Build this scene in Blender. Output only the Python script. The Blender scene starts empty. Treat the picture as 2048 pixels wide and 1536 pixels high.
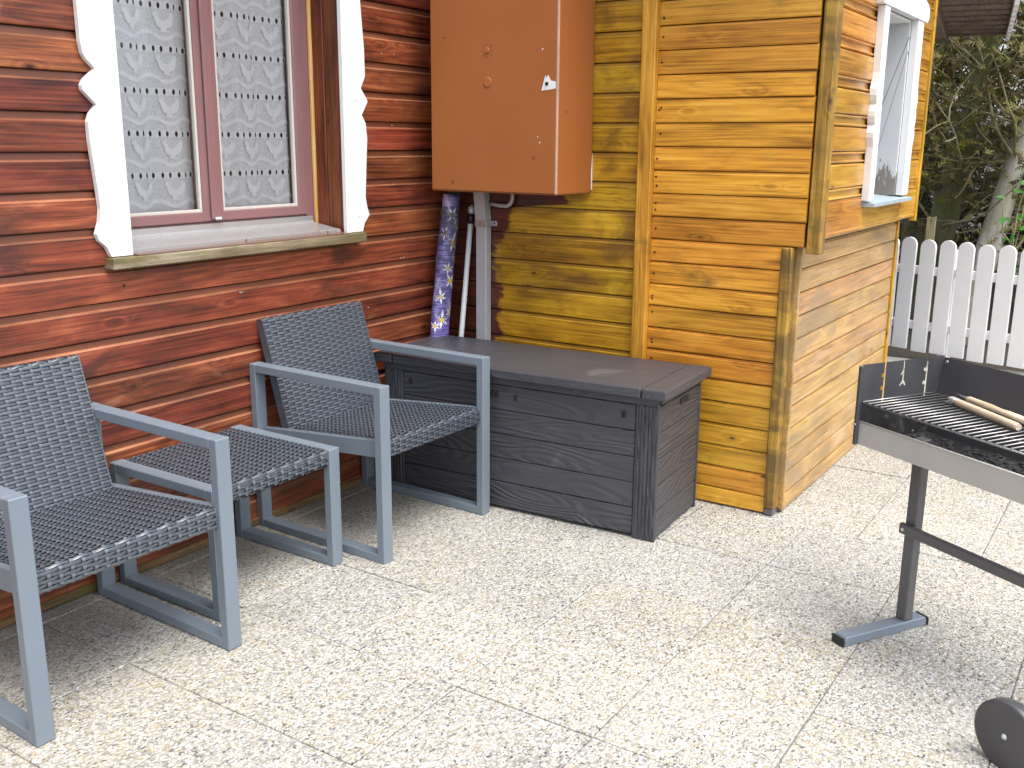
import bpy, bmesh, math, random
from mathutils import Vector, Matrix, noise as mnoise
import numpy as np
random.seed(7)
SC = bpy.context.scene
COL = SC.collection
R = math.radians

# ------------------------------------------------------------------ camera
cam_d = bpy.data.cameras.new('camera'); cam = bpy.data.objects.new('camera', cam_d); COL.objects.link(cam)
SC.camera = cam
yaw, pitch, roll = 0.583517, 0.238714, -0.007336
fw = Vector((math.cos(yaw)*math.cos(pitch), math.sin(yaw)*math.cos(pitch), -math.sin(pitch)))
rt = Vector((math.sin(yaw), -math.cos(yaw), 0)); dn = fw.cross(rt)
r2 = rt*math.cos(roll) + dn*math.sin(roll); d2 = -rt*math.sin(roll) + dn*math.cos(roll)
m3 = Matrix((r2, -d2, -fw)).transposed()
cam.matrix_world = Matrix.Translation((-3.52364, -2.67835, 1.37)) @ m3.to_4x4()
cam_d.sensor_width = 36; cam_d.lens = 34.987; cam_d.clip_start = 0.05; cam_d.clip_end = 400

# ------------------------------------------------------------------ light
SUN_EL, SUN_AZ = R(66), R(-106)          # azimuth of the sun measured from +X to +Y
w = bpy.data.worlds.new('World'); SC.world = w; w.use_nodes = True
nt = w.node_tree; nt.nodes.clear()
wo = nt.nodes.new('ShaderNodeOutputWorld'); bg = nt.nodes.new('ShaderNodeBackground')
sky = nt.nodes.new('ShaderNodeTexSky'); sky.sky_type = 'NISHITA'; sky.sun_disc = False
sky.sun_elevation = SUN_EL; sky.sun_rotation = R(90) - SUN_AZ
sky.air_density = 1.0; sky.dust_density = 4.0; sky.ozone_density = 1.0
bg.inputs[1].default_value = 0.15
hz = nt.nodes.new('ShaderNodeHueSaturation'); hz.inputs['Saturation'].default_value = 0.45   # thin cloud
nt.links.new(sky.outputs[0], hz.inputs['Color']); nt.links.new(hz.outputs[0], bg.inputs[0]); nt.links.new(bg.outputs[0], wo.inputs[0])
sl = bpy.data.lights.new('sun', 'SUN'); sun = bpy.data.objects.new('sun', sl); COL.objects.link(sun)
sl.energy = 0.8; sl.angle = R(40); sl.color = (1.0, 0.965, 0.91)
sd = Vector((math.cos(SUN_EL)*math.cos(SUN_AZ), math.cos(SUN_EL)*math.sin(SUN_AZ), math.sin(SUN_EL)))
sun.rotation_euler = sd.to_track_quat('Z', 'Y').to_euler()
SC.view_settings.view_transform = 'Standard'; SC.view_settings.look = 'None'
SC.view_settings.gamma = 1.0; SC.view_settings.exposure = 1.52
SC.view_settings.use_curve_mapping = False
SC.cycles.max_bounces = 6; SC.cycles.diffuse_bounces = 3; SC.cycles.glossy_bounces = 3; SC.cycles.transparent_max_bounces = 12

# ------------------------------------------------------------------ helpers
def tag(o, label=None, cat=None, group=None, kind=None):
    if label: o['label'] = label
    if cat: o['category'] = cat
    if group: o['group'] = group
    if kind: o['kind'] = kind
    return o
def link(name, data, parent=None, loc=(0, 0, 0), rz=0.0):
    o = bpy.data.objects.new(name, data); COL.objects.link(o)
    o.location = loc; o.rotation_euler = (0, 0, rz)
    if parent is not None: o.parent = parent
    return o
def thing(name, label, cat, loc=(0, 0, 0), rz=0.0, group=None):
    o = link(name, None, None, loc, rz); o.empty_display_size = 0.1
    return tag(o, label, cat, group)
class MB:
    def __init__(s): s.v = []; s.f = []; s.sm = []
    def add(s, vs, fs, smooth=False):
        b = len(s.v); s.v += [tuple(p) for p in vs]
        for f in fs: s.f.append(tuple(i+b for i in f)); s.sm.append(smooth)
        return s
    def bm(s, bm, smooth=False, M=None):
        bm.verts.ensure_lookup_table()
        s.add([(M @ v.co if M else v.co) for v in bm.verts], [[v.index for v in f.verts] for f in bm.faces], smooth); bm.free(); return s
    def box(s, x0, x1, y0, y1, z0, z1, b=0.0, M=None, seg=1):
        bm = bmesh.new()
        bmesh.ops.create_cube(bm, size=1, matrix=Matrix.Translation(((x0+x1)/2, (y0+y1)/2, (z0+z1)/2)) @ Matrix.Diagonal((abs(x1-x0), abs(y1-y0), abs(z1-z0), 1)))
        if b > 0:
            bmesh.ops.bevel(bm, geom=bm.edges[:], offset=b, segments=seg, profile=0.5, affect='EDGES')
        bm.verts.index_update()
        return s.bm(bm, False, M)
    def prism(s, pts, a, b, axis='y', bev=0.0):
        """extrude 2-D outline pts between a and b along axis"""
        bm = bmesh.new()
        def P(p, t):
            return (p[0], t, p[1]) if axis == 'y' else ((t, p[0], p[1]) if axis == 'x' else (p[0], p[1], t))
        vs = [bm.verts.new(P(p, a)) for p in pts]
        f = bm.faces.new(vs)
        r = bmesh.ops.extrude_face_region(bm, geom=[f])
        d = Vector(P((0, 0), b)) - Vector(P((0, 0), a))
        bmesh.ops.translate(bm, vec=d, verts=[e for e in r['geom'] if isinstance(e, bmesh.types.BMVert)])
        bmesh.ops.recalc_face_normals(bm, faces=bm.faces[:])
        if bev > 0:
            bmesh.ops.bevel(bm, geom=bm.edges[:], offset=bev, segments=1, profile=0.5, affect='EDGES', clamp_overlap=True)
        bmesh.ops.triangulate(bm, faces=[f for f in bm.faces if len(f.verts) > 4])
        bm.verts.index_update()
        return s.bm(bm)
    def tube(s, pts, rad, n=8, caps=True, smooth=True):
        pts = [Vector(p) for p in pts]; k = len(pts)
        if not hasattr(rad, '__len__'): rad = [rad]*k
        base = len(s.v); prev = None
        for i, p in enumerate(pts):
            t = (pts[min(i+1, k-1)] - pts[max(i-1, 0)]).normalized()
            if prev is None:
                a = t.orthogonal().normalized()
            else:
                a = (prev - t*prev.dot(t)).normalized()
            prev = a; b = t.cross(a)
            for j in range(n):
                q = 2*math.pi*j/n
                s.v.append(tuple(p + (a*math.cos(q) + b*math.sin(q))*rad[i]))
        for i in range(k-1):
            for j in range(n):
                s.f.append((base+i*n+j, base+i*n+(j+1) % n, base+(i+1)*n+(j+1) % n, base+(i+1)*n+j)); s.sm.append(smooth)
        if caps:
            s.f.append(tuple(base+j for j in reversed(range(n)))); s.sm.append(False)
            s.f.append(tuple(base+(k-1)*n+j for j in range(n))); s.sm.append(False)
        return s
    def build(s, name, mat, parent=None, loc=(0, 0, 0), rz=0.0):
        me = bpy.data.meshes.new(name); me.from_pydata(s.v, [], s.f)
        me.polygons.foreach_set('use_smooth', s.sm)
        me.materials.append(mat); me.update()
        return link(name, me, parent, loc, rz)
def box(name, mat, parent, x0, x1, y0, y1, z0, z1, b=0.002, loc=(0, 0, 0), rz=0.0):
    return MB().box(x0, x1, y0, y1, z0, z1, b).build(name, mat, parent, loc, rz)

# ------------------------------------------------------------------ materials
def new_mat(name):
    m = bpy.data.materials.new(name); m.use_nodes = True
    n = m.node_tree.nodes; p = n['Principled BSDF']; return m, m.node_tree, p
class N:
    """tiny node-graph helper"""
    def __init__(s, nt): s.nt = nt
    def node(s, t, **k):
        n = s.nt.nodes.new(t)
        for a, v in k.items(): setattr(n, a, v)
        return n
    def set(s, sock, v):
        if hasattr(v, 'is_output') or isinstance(v, bpy.types.NodeSocket): s.nt.links.new(v, sock)
        else: sock.default_value = v
    def math(s, op, a, b=0.0, c=0.0, clamp=False):
        n = s.node('ShaderNodeMath', operation=op, use_clamp=clamp)
        s.set(n.inputs[0], a); s.set(n.inputs[1], b); s.set(n.inputs[2], c); return n.outputs[0]
    def vmath(s, op, a, b=(0, 0, 0)):
        n = s.node('ShaderNodeVectorMath', operation=op); s.set(n.inputs[0], a); s.set(n.inputs[1], b); return n.outputs[0]
    def noise(s, vec, scale=1.0, detail=4.0, rough=0.55, dist=0.0):
        n = s.node('ShaderNodeTexNoise'); s.set(n.inputs['Vector'], vec)
        n.inputs['Scale'].default_value = scale; n.inputs['Detail'].default_value = detail
        n.inputs['Roughness'].default_value = rough; n.inputs['Distortion'].default_value = dist; return n.outputs[0]
    def ramp(s, f, stops):
        n = s.node('ShaderNodeValToRGB'); e = n.color_ramp.elements
        while len(e) < len(stops): e.new(0.5)
        for i, (p, c) in enumerate(stops):
            e[i].position = p; e[i].color = (c[0], c[1], c[2], 1) if hasattr(c, '__len__') else (c, c, c, 1)
        s.set(n.inputs[0], f); return n.outputs[0]
    def mix(s, f, a, b, mode='MIX'):
        n = s.node('ShaderNodeMix', data_type='RGBA', blend_type=mode)
        s.set(n.inputs[0], f)
        for sock, v in ((n.inputs[6], a), (n.inputs[7], b)):
            if isinstance(v, tuple): sock.default_value = (v[0], v[1], v[2], 1)
            else: s.set(sock, v)
        return n.outputs[2]
    def smooth(s, x, lo, hi):
        n = s.node('ShaderNodeMapRange', interpolation_type='SMOOTHSTEP'); s.set(n.inputs[0], x)
        n.inputs[1].default_value = lo; n.inputs[2].default_value = hi; return n.outputs[0]
    def bump(s, h, strength, dist, nrm=None):
        n = s.node('ShaderNodeBump'); s.set(n.inputs['Height'], h); n.inputs['Strength'].default_value = strength
        n.inputs['Distance'].default_value = dist
        if nrm is not None: s.set(n.inputs['Normal'], nrm)
        return n.outputs[0]
    def obj(s):
        return s.node('ShaderNodeTexCoord').outputs['Object']
    def rand(s):
        return s.node('ShaderNodeObjectInfo').outputs['Random']
    def scale(s, v, sc): return s.vmath('MULTIPLY', v, sc)
    def roff(s, v, k=40.0):
        r = s.rand()
        c = s.node('ShaderNodeCombineXYZ'); s.set(c.inputs[0], s.math('MULTIPLY', r, k)); s.set(c.inputs[1], s.math('MULTIPLY', r, k*.37)); s.set(c.inputs[2], s.math('MULTIPLY', r, k*.71))
        return s.vmath('ADD', v, c.outputs[0])

def plain(name, col, rough=0.5, metal=0.0, var=0.12, vscale=6.0, bump=0.0, bscale=80.0, spec=0.5, rvar=0.1):
    m, nt, p = new_mat(name); g = N(nt)
    v = g.roff(g.obj())
    n1 = g.noise(v, vscale, 5)
    f = g.math('MULTIPLY_ADD', n1, 2*var, 1-var)
    c = g.vmath('SCALE', col); c.node.inputs[0].default_value = col; g.set(c.node.inputs['Scale'], f)
    g.set(p.inputs['Base Color'], c)
    g.set(p.inputs['Roughness'], g.math('MULTIPLY_ADD', g.noise(v, vscale*3, 4), 2*rvar, rough-rvar))
    p.inputs['Metallic'].default_value = metal; p.inputs['Specular IOR Level'].default_value = spec
    if bump > 0:
        g.set(p.inputs['Normal'], g.bump(g.noise(v, bscale, 3), bump, 0.002))
    return m

def wood(name, dark, mid, light, rough=0.42, knot=(0.03, 0.012, 0.006), knot_amt=1.0, stain=None, stain_lo=0.55, fade=None, fade_lo=0.6,
         grain=0.11, axis='x', gscale=1.0, bump=0.35, red_edge=None, spec=0.5, pv=0.3, coat=0.0, moss=None, lip=None):
    m, nt, p = new_mat(name); g = N(nt)
    o = g.obj(); v = g.roff(o)
    sw = (lambda a, b: (a*gscale, b*gscale, b*gscale)) if axis == 'x' else (lambda a, b: (b*gscale, b*gscale, a*gscale))
    # knots bend the grain
    kn = g.node('ShaderNodeTexVoronoi'); g.set(kn.inputs['Vector'], g.scale(v, sw(3.0, 11.0))); kn.inputs['Scale'].default_value = 1.0
    kd = kn.outputs['Distance']
    k2 = g.node('ShaderNodeTexVoronoi'); g.set(k2.inputs['Vector'], g.scale(v, (4.2, 0.02, 10.0) if axis == 'x' else (10.0, 10.0, 4.2))); k2.inputs['Scale'].default_value = 1.0; k2d = k2.outputs['Distance']
    warp = g.math('ADD', g.math('MULTIPLY', g.smooth(kd, 0.40, 0.0), 0.4), g.math('MULTIPLY', g.smooth(k2d, 0.30, 0.0), 0.9))
    low = g.noise(g.scale(v, sw(0.55, 7.5)), 1.0, 2, 0.45, 0.25)
    rings = g.math('ADD', g.math('MULTIPLY', low, 7.0), warp)
    cath = g.math('ABSOLUTE', g.math('SUBTRACT', g.math('FRACT', g.math('MULTIPLY', rings, 1.6)), 0.5))
    cath = g.math('MULTIPLY', cath, 2.0)
    fine = g.noise(g.scale(v, sw(2.6, 150.0)), 1.0, 7, 0.70)
    blot = g.noise(g.scale(v, sw(2.6, 8.0)), 1.0, 4, 0.6, 0.4)
    f = g.math('ADD', g.math('MULTIPLY', fine, 0.85), g.math('MULTIPLY', cath, grain))
    f = g.math('ADD', f, g.math('MULTIPLY', blot, 0.62))
    f = g.math('SUBTRACT', f, 0.275+grain*0.5)
    c = g.ramp(f, [(0.26, dark), (0.48, mid), (0.72, light)])
    hv = g.node('ShaderNodeHueSaturation'); g.set(hv.inputs['Color'], c)
    g.set(hv.inputs['Value'], g.math('MULTIPLY_ADD', g.rand(), pv*2, 1-pv))
    g.set(hv.inputs['Hue'], g.math('MULTIPLY_ADD', g.math('FRACT', g.math('MULTIPLY', g.rand(), 7.3)), 0.02, 0.49))
    c = hv.outputs[0]
    if fade:      # worn, bleached patches of the finish
        ff = g.smooth(g.noise(g.scale(v, sw(2.5, 9.0)), 1.0, 6, 0.65, 0.8), fade_lo, fade_lo+0.22)
        c = g.mix(g.math('MULTIPLY', ff, 0.6), c, fade)
    if stain:     # weather stains
        geo = g.node('ShaderNodeNewGeometry').outputs['Position']
        sf = g.smooth(g.noise(g.scale(geo, (2.2, 2.2, 4.5)), 1.0, 6, 0.62, 0.7), stain_lo, stain_lo+0.16)
        c = g.mix(g.math('MULTIPLY', sf, 0.75), c, stain)
    sk = g.node('ShaderNodeSeparateColor'); g.set(sk.inputs[0], k2.outputs['Color'])
    pick = g.math('GREATER_THAN', sk.outputs[0], 0.42)
    halo = g.math('MULTIPLY', g.math('MULTIPLY', g.smooth(k2d, 0.17, 0.05), pick), 0.45*knot_amt)
    c = g.mix(halo, c, dark)
    kf = g.math('MULTIPLY', g.math('MULTIPLY', g.smooth(k2d, 0.062, 0.036), pick), knot_amt*0.85)
    c = g.mix(kf, c, knot)
    if lip:       # paler band on the arris, separate tone on the tongue strip above it
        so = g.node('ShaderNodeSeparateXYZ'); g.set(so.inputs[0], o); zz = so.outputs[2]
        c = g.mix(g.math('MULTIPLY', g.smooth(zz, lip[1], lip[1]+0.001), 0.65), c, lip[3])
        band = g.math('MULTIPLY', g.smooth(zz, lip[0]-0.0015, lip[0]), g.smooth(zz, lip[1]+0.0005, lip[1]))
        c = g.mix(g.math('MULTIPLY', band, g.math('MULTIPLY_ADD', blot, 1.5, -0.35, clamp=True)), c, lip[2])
    if red_edge:  # red paint of the next wall carried ragged round the corner
        geo = g.node('ShaderNodeNewGeometry').outputs['Position']
        sp = g.node('ShaderNodeSeparateXYZ'); g.set(sp.inputs[0], geo)
        nn = g.noise(g.scale(geo, (3, 9, 26)), 1.0, 5, 0.7)
        n3 = g.noise(geo, 3.0, 2)
        e = g.math('ADD', sp.outputs[1], g.math('MULTIPLY_ADD', nn, 0.16, -0.08))
        e = g.math('ADD', e, g.math('MULTIPLY_ADD', n3, 0.22, -0.11))
        e = g.math('ADD', e, g.math('MULTIPLY', g.smooth(sp.outputs[2], 1.105, 1.13), 0.26))
        e = g.math('ADD', e, g.math('MULTIPLY', g.smooth(sp.outputs[2], 0.99, 1.03), 0.05))
        rf = g.smooth(e, -0.315, -0.285)
        rc = g.ramp(f, [(0.22, red_edge[0]), (0.48, red_edge[1]), (0.78, red_edge[2])])
        c = g.mix(rf, c, rc)
    if moss:
        geo = g.node('ShaderNodeNewGeometry').outputs['Position']
        mf = g.smooth(g.noise(g.scale(geo, (5, 5, 14)), 1.0, 6, 0.7), 0.5, 0.68)
        c = g.mix(g.math('MULTIPLY', mf, 0.7), c, moss)
    g.set(p.inputs['Base Color'], c)
    g.set(p.inputs['Roughness'], g.math('ADD', g.math('MULTIPLY_ADD', fine, 0.22, rough-0.11), g.math('MULTIPLY_ADD', blot, 0.2, -0.1)))
    p.inputs['Specular IOR Level'].default_value = spec
    p.inputs['Coat Weight'].default_value = coat; p.inputs['Coat Roughness'].default_value = 0.22
    h = g.math('ADD', g.math('MULTIPLY', fine, 0.6), g.math('MULTIPLY', cath, 0.35))
    g.set(p.inputs['Normal'], g.bump(h, bump, 0.0022))
    return m

M = {}
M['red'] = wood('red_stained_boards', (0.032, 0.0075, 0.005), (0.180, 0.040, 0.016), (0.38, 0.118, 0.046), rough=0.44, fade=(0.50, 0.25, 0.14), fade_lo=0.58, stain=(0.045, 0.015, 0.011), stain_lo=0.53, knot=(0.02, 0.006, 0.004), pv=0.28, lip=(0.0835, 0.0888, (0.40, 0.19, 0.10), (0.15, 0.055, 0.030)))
M['yellow_old'] = wood('old_yellow_boards', (0.15, 0.070, 0.006), (0.41, 0.215, 0.011), (0.64, 0.39, 0.022), rough=0.36, stain=(0.135, 0.063, 0.013), stain_lo=0.48, fade=(0.64, 0.43, 0.03), fade_lo=0.53,
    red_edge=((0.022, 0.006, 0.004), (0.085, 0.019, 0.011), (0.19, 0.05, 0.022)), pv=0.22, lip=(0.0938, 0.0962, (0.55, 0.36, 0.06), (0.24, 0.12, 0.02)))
M['yellow'] = wood('honey_stained_boards', (0.24, 0.098, 0.009), (0.57, 0.262, 0.021), (0.75, 0.41, 0.056), rough=0.40, stain=(0.13, 0.072, 0.018), stain_lo=0.60, fade=(0.56, 0.33, 0.05), fade_lo=0.60, pv=0.16, knot=(0.09, 0.03, 0.008))
M['yellow_gloss'] = wood('varnished_boards', (0.25, 0.105, 0.010), (0.50, 0.225, 0.024), (0.68, 0.37, 0.06), rough=0.33, stain=(0.22, 0.14, 0.02), stain_lo=0.60, pv=0.16, coat=0.5, knot=(0.12, 0.045, 0.012))
M['yellow_side'] = wood('weathered_side_boards', (0.22, 0.115, 0.034), (0.43, 0.245, 0.080), (0.58, 0.37, 0.155), rough=0.38, stain=(0.25, 0.175, 0.090), stain_lo=0.50, fade=(0.54, 0.385, 0.235), fade_lo=0.52, pv=0.13, knot=(0.10, 0.045, 0.015))
M['post'] = wood('weathered_post', (0.07, 0.038, 0.006), (0.30, 0.155, 0.018), (0.48, 0.28, 0.05), rough=0.5, axis='z', stain=(0.06, 0.038, 0.012), stain_lo=0.47, moss=(0.11, 0.085, 0.02), pv=0.1, bump=0.6)
M['batten'] = wood('yellow_batten', (0.24, 0.115, 0.010), (0.52, 0.27, 0.022), (0.70, 0.42, 0.06), rough=0.42, axis='z', pv=0.1, stain=(0.14, 0.08, 0.02), stain_lo=0.56)
M['reveal'] = wood('red_brown_reveal', (0.045, 0.010, 0.004), (0.15, 0.042, 0.013), (0.25, 0.08, 0.026), rough=0.45, axis='z', pv=0.15)
M['rawwood'] = wood('raw_pine_strip', (0.42, 0.22, 0.06), (0.62, 0.38, 0.13), (0.75, 0.5, 0.22), rough=0.55, axis='z', pv=0.05)
M['sill_wood'] = wood('grey_mossy_sill', (0.06, 0.042, 0.022), (0.15, 0.115, 0.07), (0.30, 0.245, 0.165), rough=0.5, moss=(0.10, 0.085, 0.018), pv=0.05, fade=(0.34, 0.31, 0.27), fade_lo=0.55)
M['baseboard'] = wood('weathered_base_board', (0.055, 0.028, 0.012), (0.16, 0.09, 0.035), (0.30, 0.2, 0.09), rough=0.6, moss=(0.10, 0.085, 0.02), pv=0.1)
M['soffit'] = wood('brown_soffit', (0.06, 0.040, 0.032), (0.17, 0.118, 0.097), (0.32, 0.245, 0.21), rough=0.6, pv=0.2)
M['handle'] = wood('worn_wood_handle', (0.32, 0.22, 0.13), (0.54, 0.43, 0.30), (0.70, 0.61, 0.47), rough=0.6, pv=0.1, gscale=2.5, knot_amt=0.7)
M['dark'] = plain('dark_void', (0.012, 0.010, 0.009), 0.9)
M['interior'] = plain('dim_room', (0.30, 0.29, 0.30), 0.9)
M['white'] = plain('white_paint', (0.70, 0.705, 0.71), 0.42, var=0.04, vscale=3)
M['fence'] = plain('white_plastic_boards', (0.88, 0.88, 0.89), 0.45, var=0.03, vscale=5)
M['cream'] = plain('cream_bead', (0.50, 0.475, 0.43), 0.5)
M['sash'] = plain('mauve_brown_sash', (0.215, 0.110, 0.112), 0.34, var=0.22, vscale=3, spec=0.6)
M['silltop'] = plain('brown_varnish', (0.15, 0.085, 0.065), 0.22, var=0.3, vscale=8, spec=0.8)
M['alu'] = plain('painted_aluminium', (0.48, 0.48, 0.49), 0.30, metal=0.6, var=0.10, vscale=5)
M['frame'] = plain('blue_grey_powder_coat', (0.150, 0.185, 0.222), 0.40, var=0.07, vscale=7, spec=0.5)
M['wicker'] = plain('anthracite_rattan', (0.055, 0.067, 0.086), 0.30, var=0.3, vscale=35, spec=0.8)
M['wicker_stake_lit'] = plain('rattan_stake_lit', (0.098, 0.110, 0.134), 0.32, var=0.25, vscale=35, spec=0.8)  # lighter than the weft: strand highlights painted into the colour
M['wicker_core'] = plain('dark_core', (0.008, 0.008, 0.010), 0.7)
M['zinc'] = plain('galvanised_steel', (0.50, 0.52, 0.54), 0.42, metal=0.3, var=0.12, vscale=9)
M['pvc'] = plain('grey_pvc', (0.42, 0.42, 0.40), 0.45)
M['polewhite'] = plain('white_lacquered_pole', (0.70, 0.70, 0.71), 0.35, var=0.05)
M['blackplastic'] = plain('black_plastic', (0.012, 0.012, 0.013), 0.42)
M['bbq'] = plain('dark_enamel_sheet', (0.050, 0.050, 0.054), 0.36, var=0.45, vscale=8, spec=0.55)
M['bbqleg'] = plain('grey_lacquered_tube', (0.095, 0.092, 0.094), 0.4, var=0.12)
M['bbqmetal'] = plain('dull_zinc_sheet', (0.46, 0.45, 0.415), 0.42, metal=0.3, var=0.10, vscale=5)
M['grate'] = plain('chromed_wire', (0.30, 0.295, 0.29), 0.36, metal=0.8, var=0.35, vscale=30)
M['bolt'] = plain('bright_bolt', (0.6, 0.6, 0.6), 0.3, metal=0.8)
M['ash'] = plain('charcoal', (0.03, 0.03, 0.033), 0.9, var=0.6, vscale=40)
M['bristle'] = plain('steel_bristles', (0.5, 0.5, 0.5), 0.4, metal=0.3, var=0.3, vscale=90)
M['yellowdisc'] = plain('yellow_flower_heart', (0.75, 0.52, 0.02), 0.5)
M['petal'] = plain('white_petals', (0.80, 0.80, 0.80), 0.45)
M['grout'] = plain('joint_sand', (0.21, 0.205, 0.185), 0.95, var=0.7, vscale=3.5)
M['soil'] = plain('garden_soil', (0.035, 0.028, 0.018), 0.95, var=0.4, vscale=3, bump=0.8, bscale=30)
M['tarbark'] = None
def mat_soot():
    m, nt, p = new_mat('sooty_sheet'); g = N(nt); v = g.obj()
    a = g.noise(v, 9, 6, 0.7, 0.5); 
    c = g.ramp(a, [(0.42, (0.010, 0.010, 0.011)), (0.58, (0.03, 0.029, 0.028)), (0.72, (0.20, 0.19, 0.18))])
    g.set(p.inputs['Base Color'], c); p.inputs['Roughness'].default_value = 0.6; return m
M['soot'] = mat_soot()
def mat_cabinet():
    m, nt, p = new_mat('brown_orange_lacquer'); g = N(nt); v = g.obj()
    geo = g.node('ShaderNodeNewGeometry')
    a = g.noise(v, 2.2, 3); s = g.noise(v, 260, 2)
    c = g.mix(a, (0.285, 0.090, 0.023), (0.365, 0.128, 0.036))
    c = g.mix(g.smooth(g.noise(v, 21, 3), 0.70, 0.76), c, (0.16, 0.055, 0.02))
    g.set(p.inputs['Base Color'], c); g.set(p.inputs['Roughness'], g.math('MULTIPLY_ADD', a, 0.1, 0.46)); p.inputs['Specular IOR Level'].default_value = 0.3
    g.set(p.inputs['Normal'], g.bump(s, 0.25, 0.001)); return m
M['cabinet'] = mat_cabinet()
def mat_boxplastic(name, axis, bs=0.9):
    m, nt, p = new_mat(name); g = N(nt); v = g.roff(g.obj())
    sw = {'x': lambda a, b: (a, b, b), 'z': lambda a, b: (b, b, a), 'y': lambda a, b: (b, a, b)}[axis]
    kn = g.node('ShaderNodeTexVoronoi'); g.set(kn.inputs['Vector'], g.scale(v, sw(1.6, 6.5))); kn.inputs['Scale'].default_value = 1.0
    warp = g.math('MULTIPLY', g.smooth(kn.outputs['Distance'], 0.55, 0.0), 1.1)
    low = g.noise(g.scale(v, sw(0.9, 6.0)), 1.0, 2, 0.5, 0.5)
    r = g.math('MULTIPLY', g.math('ADD', g.math('MULTIPLY', low, 4.5), warp), 3.4)
    r = g.math('ABSOLUTE', g.math('SUBTRACT', g.math('FRACT', r), 0.5))
    fine = g.noise(g.scale(v, sw(4, 150)), 1.0, 3)
    c = g.mix(g.noise(v, 4, 5), (0.038, 0.039, 0.046), (0.064, 0.065, 0.076))
    c = g.mix(g.smooth(g.noise(v, 3.0, 6, 0.7, 0.6), 0.60, 0.72), c, (0.10, 0.096, 0.102))
    g.set(p.inputs['Base Color'], c); p.inputs['Roughness'].default_value = 0.42; p.inputs['Specular IOR Level'].default_value = 0.45
    h = g.math('ADD', g.math('MULTIPLY', r, 1.0), g.math('MULTIPLY', fine, 0.35))
    g.set(p.inputs['Normal'], g.bump(h, bs, 0.007)); return m
M['boxh'] = mat_boxplastic('woodgrain_plastic', 'x'); M['boxv'] = mat_boxplastic('woodgrain_plastic_upright', 'z'); M['boxlid'] = mat_boxplastic('lid_plastic', 'y', 0.35); M['boxend'] = mat_boxplastic('lid_end_plastic', 'x', 0.5)
def mat_pebbles():
    m, nt, p = new_mat('washed_pebble_concrete'); g = N(nt)
    geo = g.node('ShaderNodeNewGeometry').outputs['Position']
    wv = g.vmath('ADD', geo, g.scale(g.vmath('SUBTRACT', g.node('ShaderNodeTexNoise').outputs[1], (0.5, 0.5, 0.5)), (0, 0, 0)))
    sp = g.node('ShaderNodeSeparateXYZ'); g.set(sp.inputs[0], geo)
    nz = g.node('ShaderNodeTexNoise'); g.set(nz.inputs['Vector'], geo); nz.inputs['Scale'].default_value = 55; nz.inputs['Detail'].default_value = 2
    wv = g.vmath('ADD', geo, g.scale(g.vmath('SUBTRACT', nz.outputs[1], (0.5, 0.5, 0.5)), (0.008, 0.008, 0.0)))
    def layer(rot, sc, off):
        mp = g.node('ShaderNodeMapping'); g.set(mp.inputs[0], wv); mp.inputs['Rotation'].default_value = (0, 0, rot); mp.inputs['Scale'].default_value = sc; mp.inputs['Location'].default_value = off
        vo = g.node('ShaderNodeTexVoronoi'); g.set(vo.inputs['Vector'], mp.outputs[0]); vo.inputs['Scale'].default_value = 1.0; vo.inputs['Randomness'].default_value = 0.95
        vo.voronoi_dimensions = '2D'
        return vo
    a = layer(0.4, (105, 160, 1), (0, 0, 0)); b = layer(1.7, (112, 172, 1), (3.3, 7.7, 0))
    pick = g.math('GREATER_THAN', g.noise(geo, 95, 1), 0.5)
    dist = g.mix(pick, a.outputs['Distance'], b.outputs['Distance'])
    col = g.mix(pick, a.outputs['Color'], b.outputs['Color'])
    s3 = g.node('ShaderNodeSeparateColor'); g.set(s3.inputs[0], col)
    c = g.ramp(s3.outputs[0], [(0.0, (0.10, 0.102, 0.11)), (0.07, (0.19, 0.192, 0.195)), (0.2, (0.31, 0.308, 0.295)), (0.42, (0.425, 0.422, 0.39)), (0.6, (0.54, 0.54, 0.525)), (0.78, (0.43, 0.395, 0.30)), (0.9, (0.33, 0.265, 0.165)), (0.97, (0.60, 0.60, 0.59))])
    # rare dark stones
    c = g.mix(g.math('LESS_THAN', s3.outputs[1], 0.035), c, (0.06, 0.06, 0.07))
    # sand matrix between stones
    mfac = g.smooth(dist, 0.44, 0.72)
    c = g.mix(mfac, c, (0.24, 0.23, 0.19))
    # damp / algae patches
    big = g.noise(geo, 1.3, 6, 0.62, 0.5); b2 = g.noise(geo, 4.5, 6, 0.7)
    dirt = g.smooth(g.math('ADD', big, g.math('MULTIPLY_ADD', b2, 0.35, -0.17)), 0.56, 0.74)
    c = g.mix(g.math('MULTIPLY', dirt, 0.30), c, (0.26, 0.215, 0.13), 'MULTIPLY')
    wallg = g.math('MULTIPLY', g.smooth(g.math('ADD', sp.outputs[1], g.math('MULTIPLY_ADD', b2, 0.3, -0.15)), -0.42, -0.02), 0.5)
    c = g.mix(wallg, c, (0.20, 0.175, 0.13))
    c = g.mix(g.math('MULTIPLY', g.smooth(g.noise(geo, 0.9, 3), 0.35, 0.7), 0.10), c, (0.62, 0.52, 0.34))
    tone = g.node('ShaderNodeHueSaturation'); g.set(tone.inputs['Color'], c); g.set(tone.inputs['Value'], g.math('MULTIPLY_ADD', g.rand(), 0.12, 0.85)); g.set(tone.inputs['Saturation'], g.math('MULTIPLY_ADD', g.math('FRACT', g.math('MULTIPLY', g.rand(), 5.7)), 0.4, 0.8)); c = tone.outputs[0]
    g.set(p.inputs['Base Color'], c)
    g.set(p.inputs['Roughness'], g.math('MULTIPLY_ADD', s3.outputs[2], 0.35, 0.42))
    h = g.math('SUBTRACT', 1.0, g.math('POWER', dist, 2.0))
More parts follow.
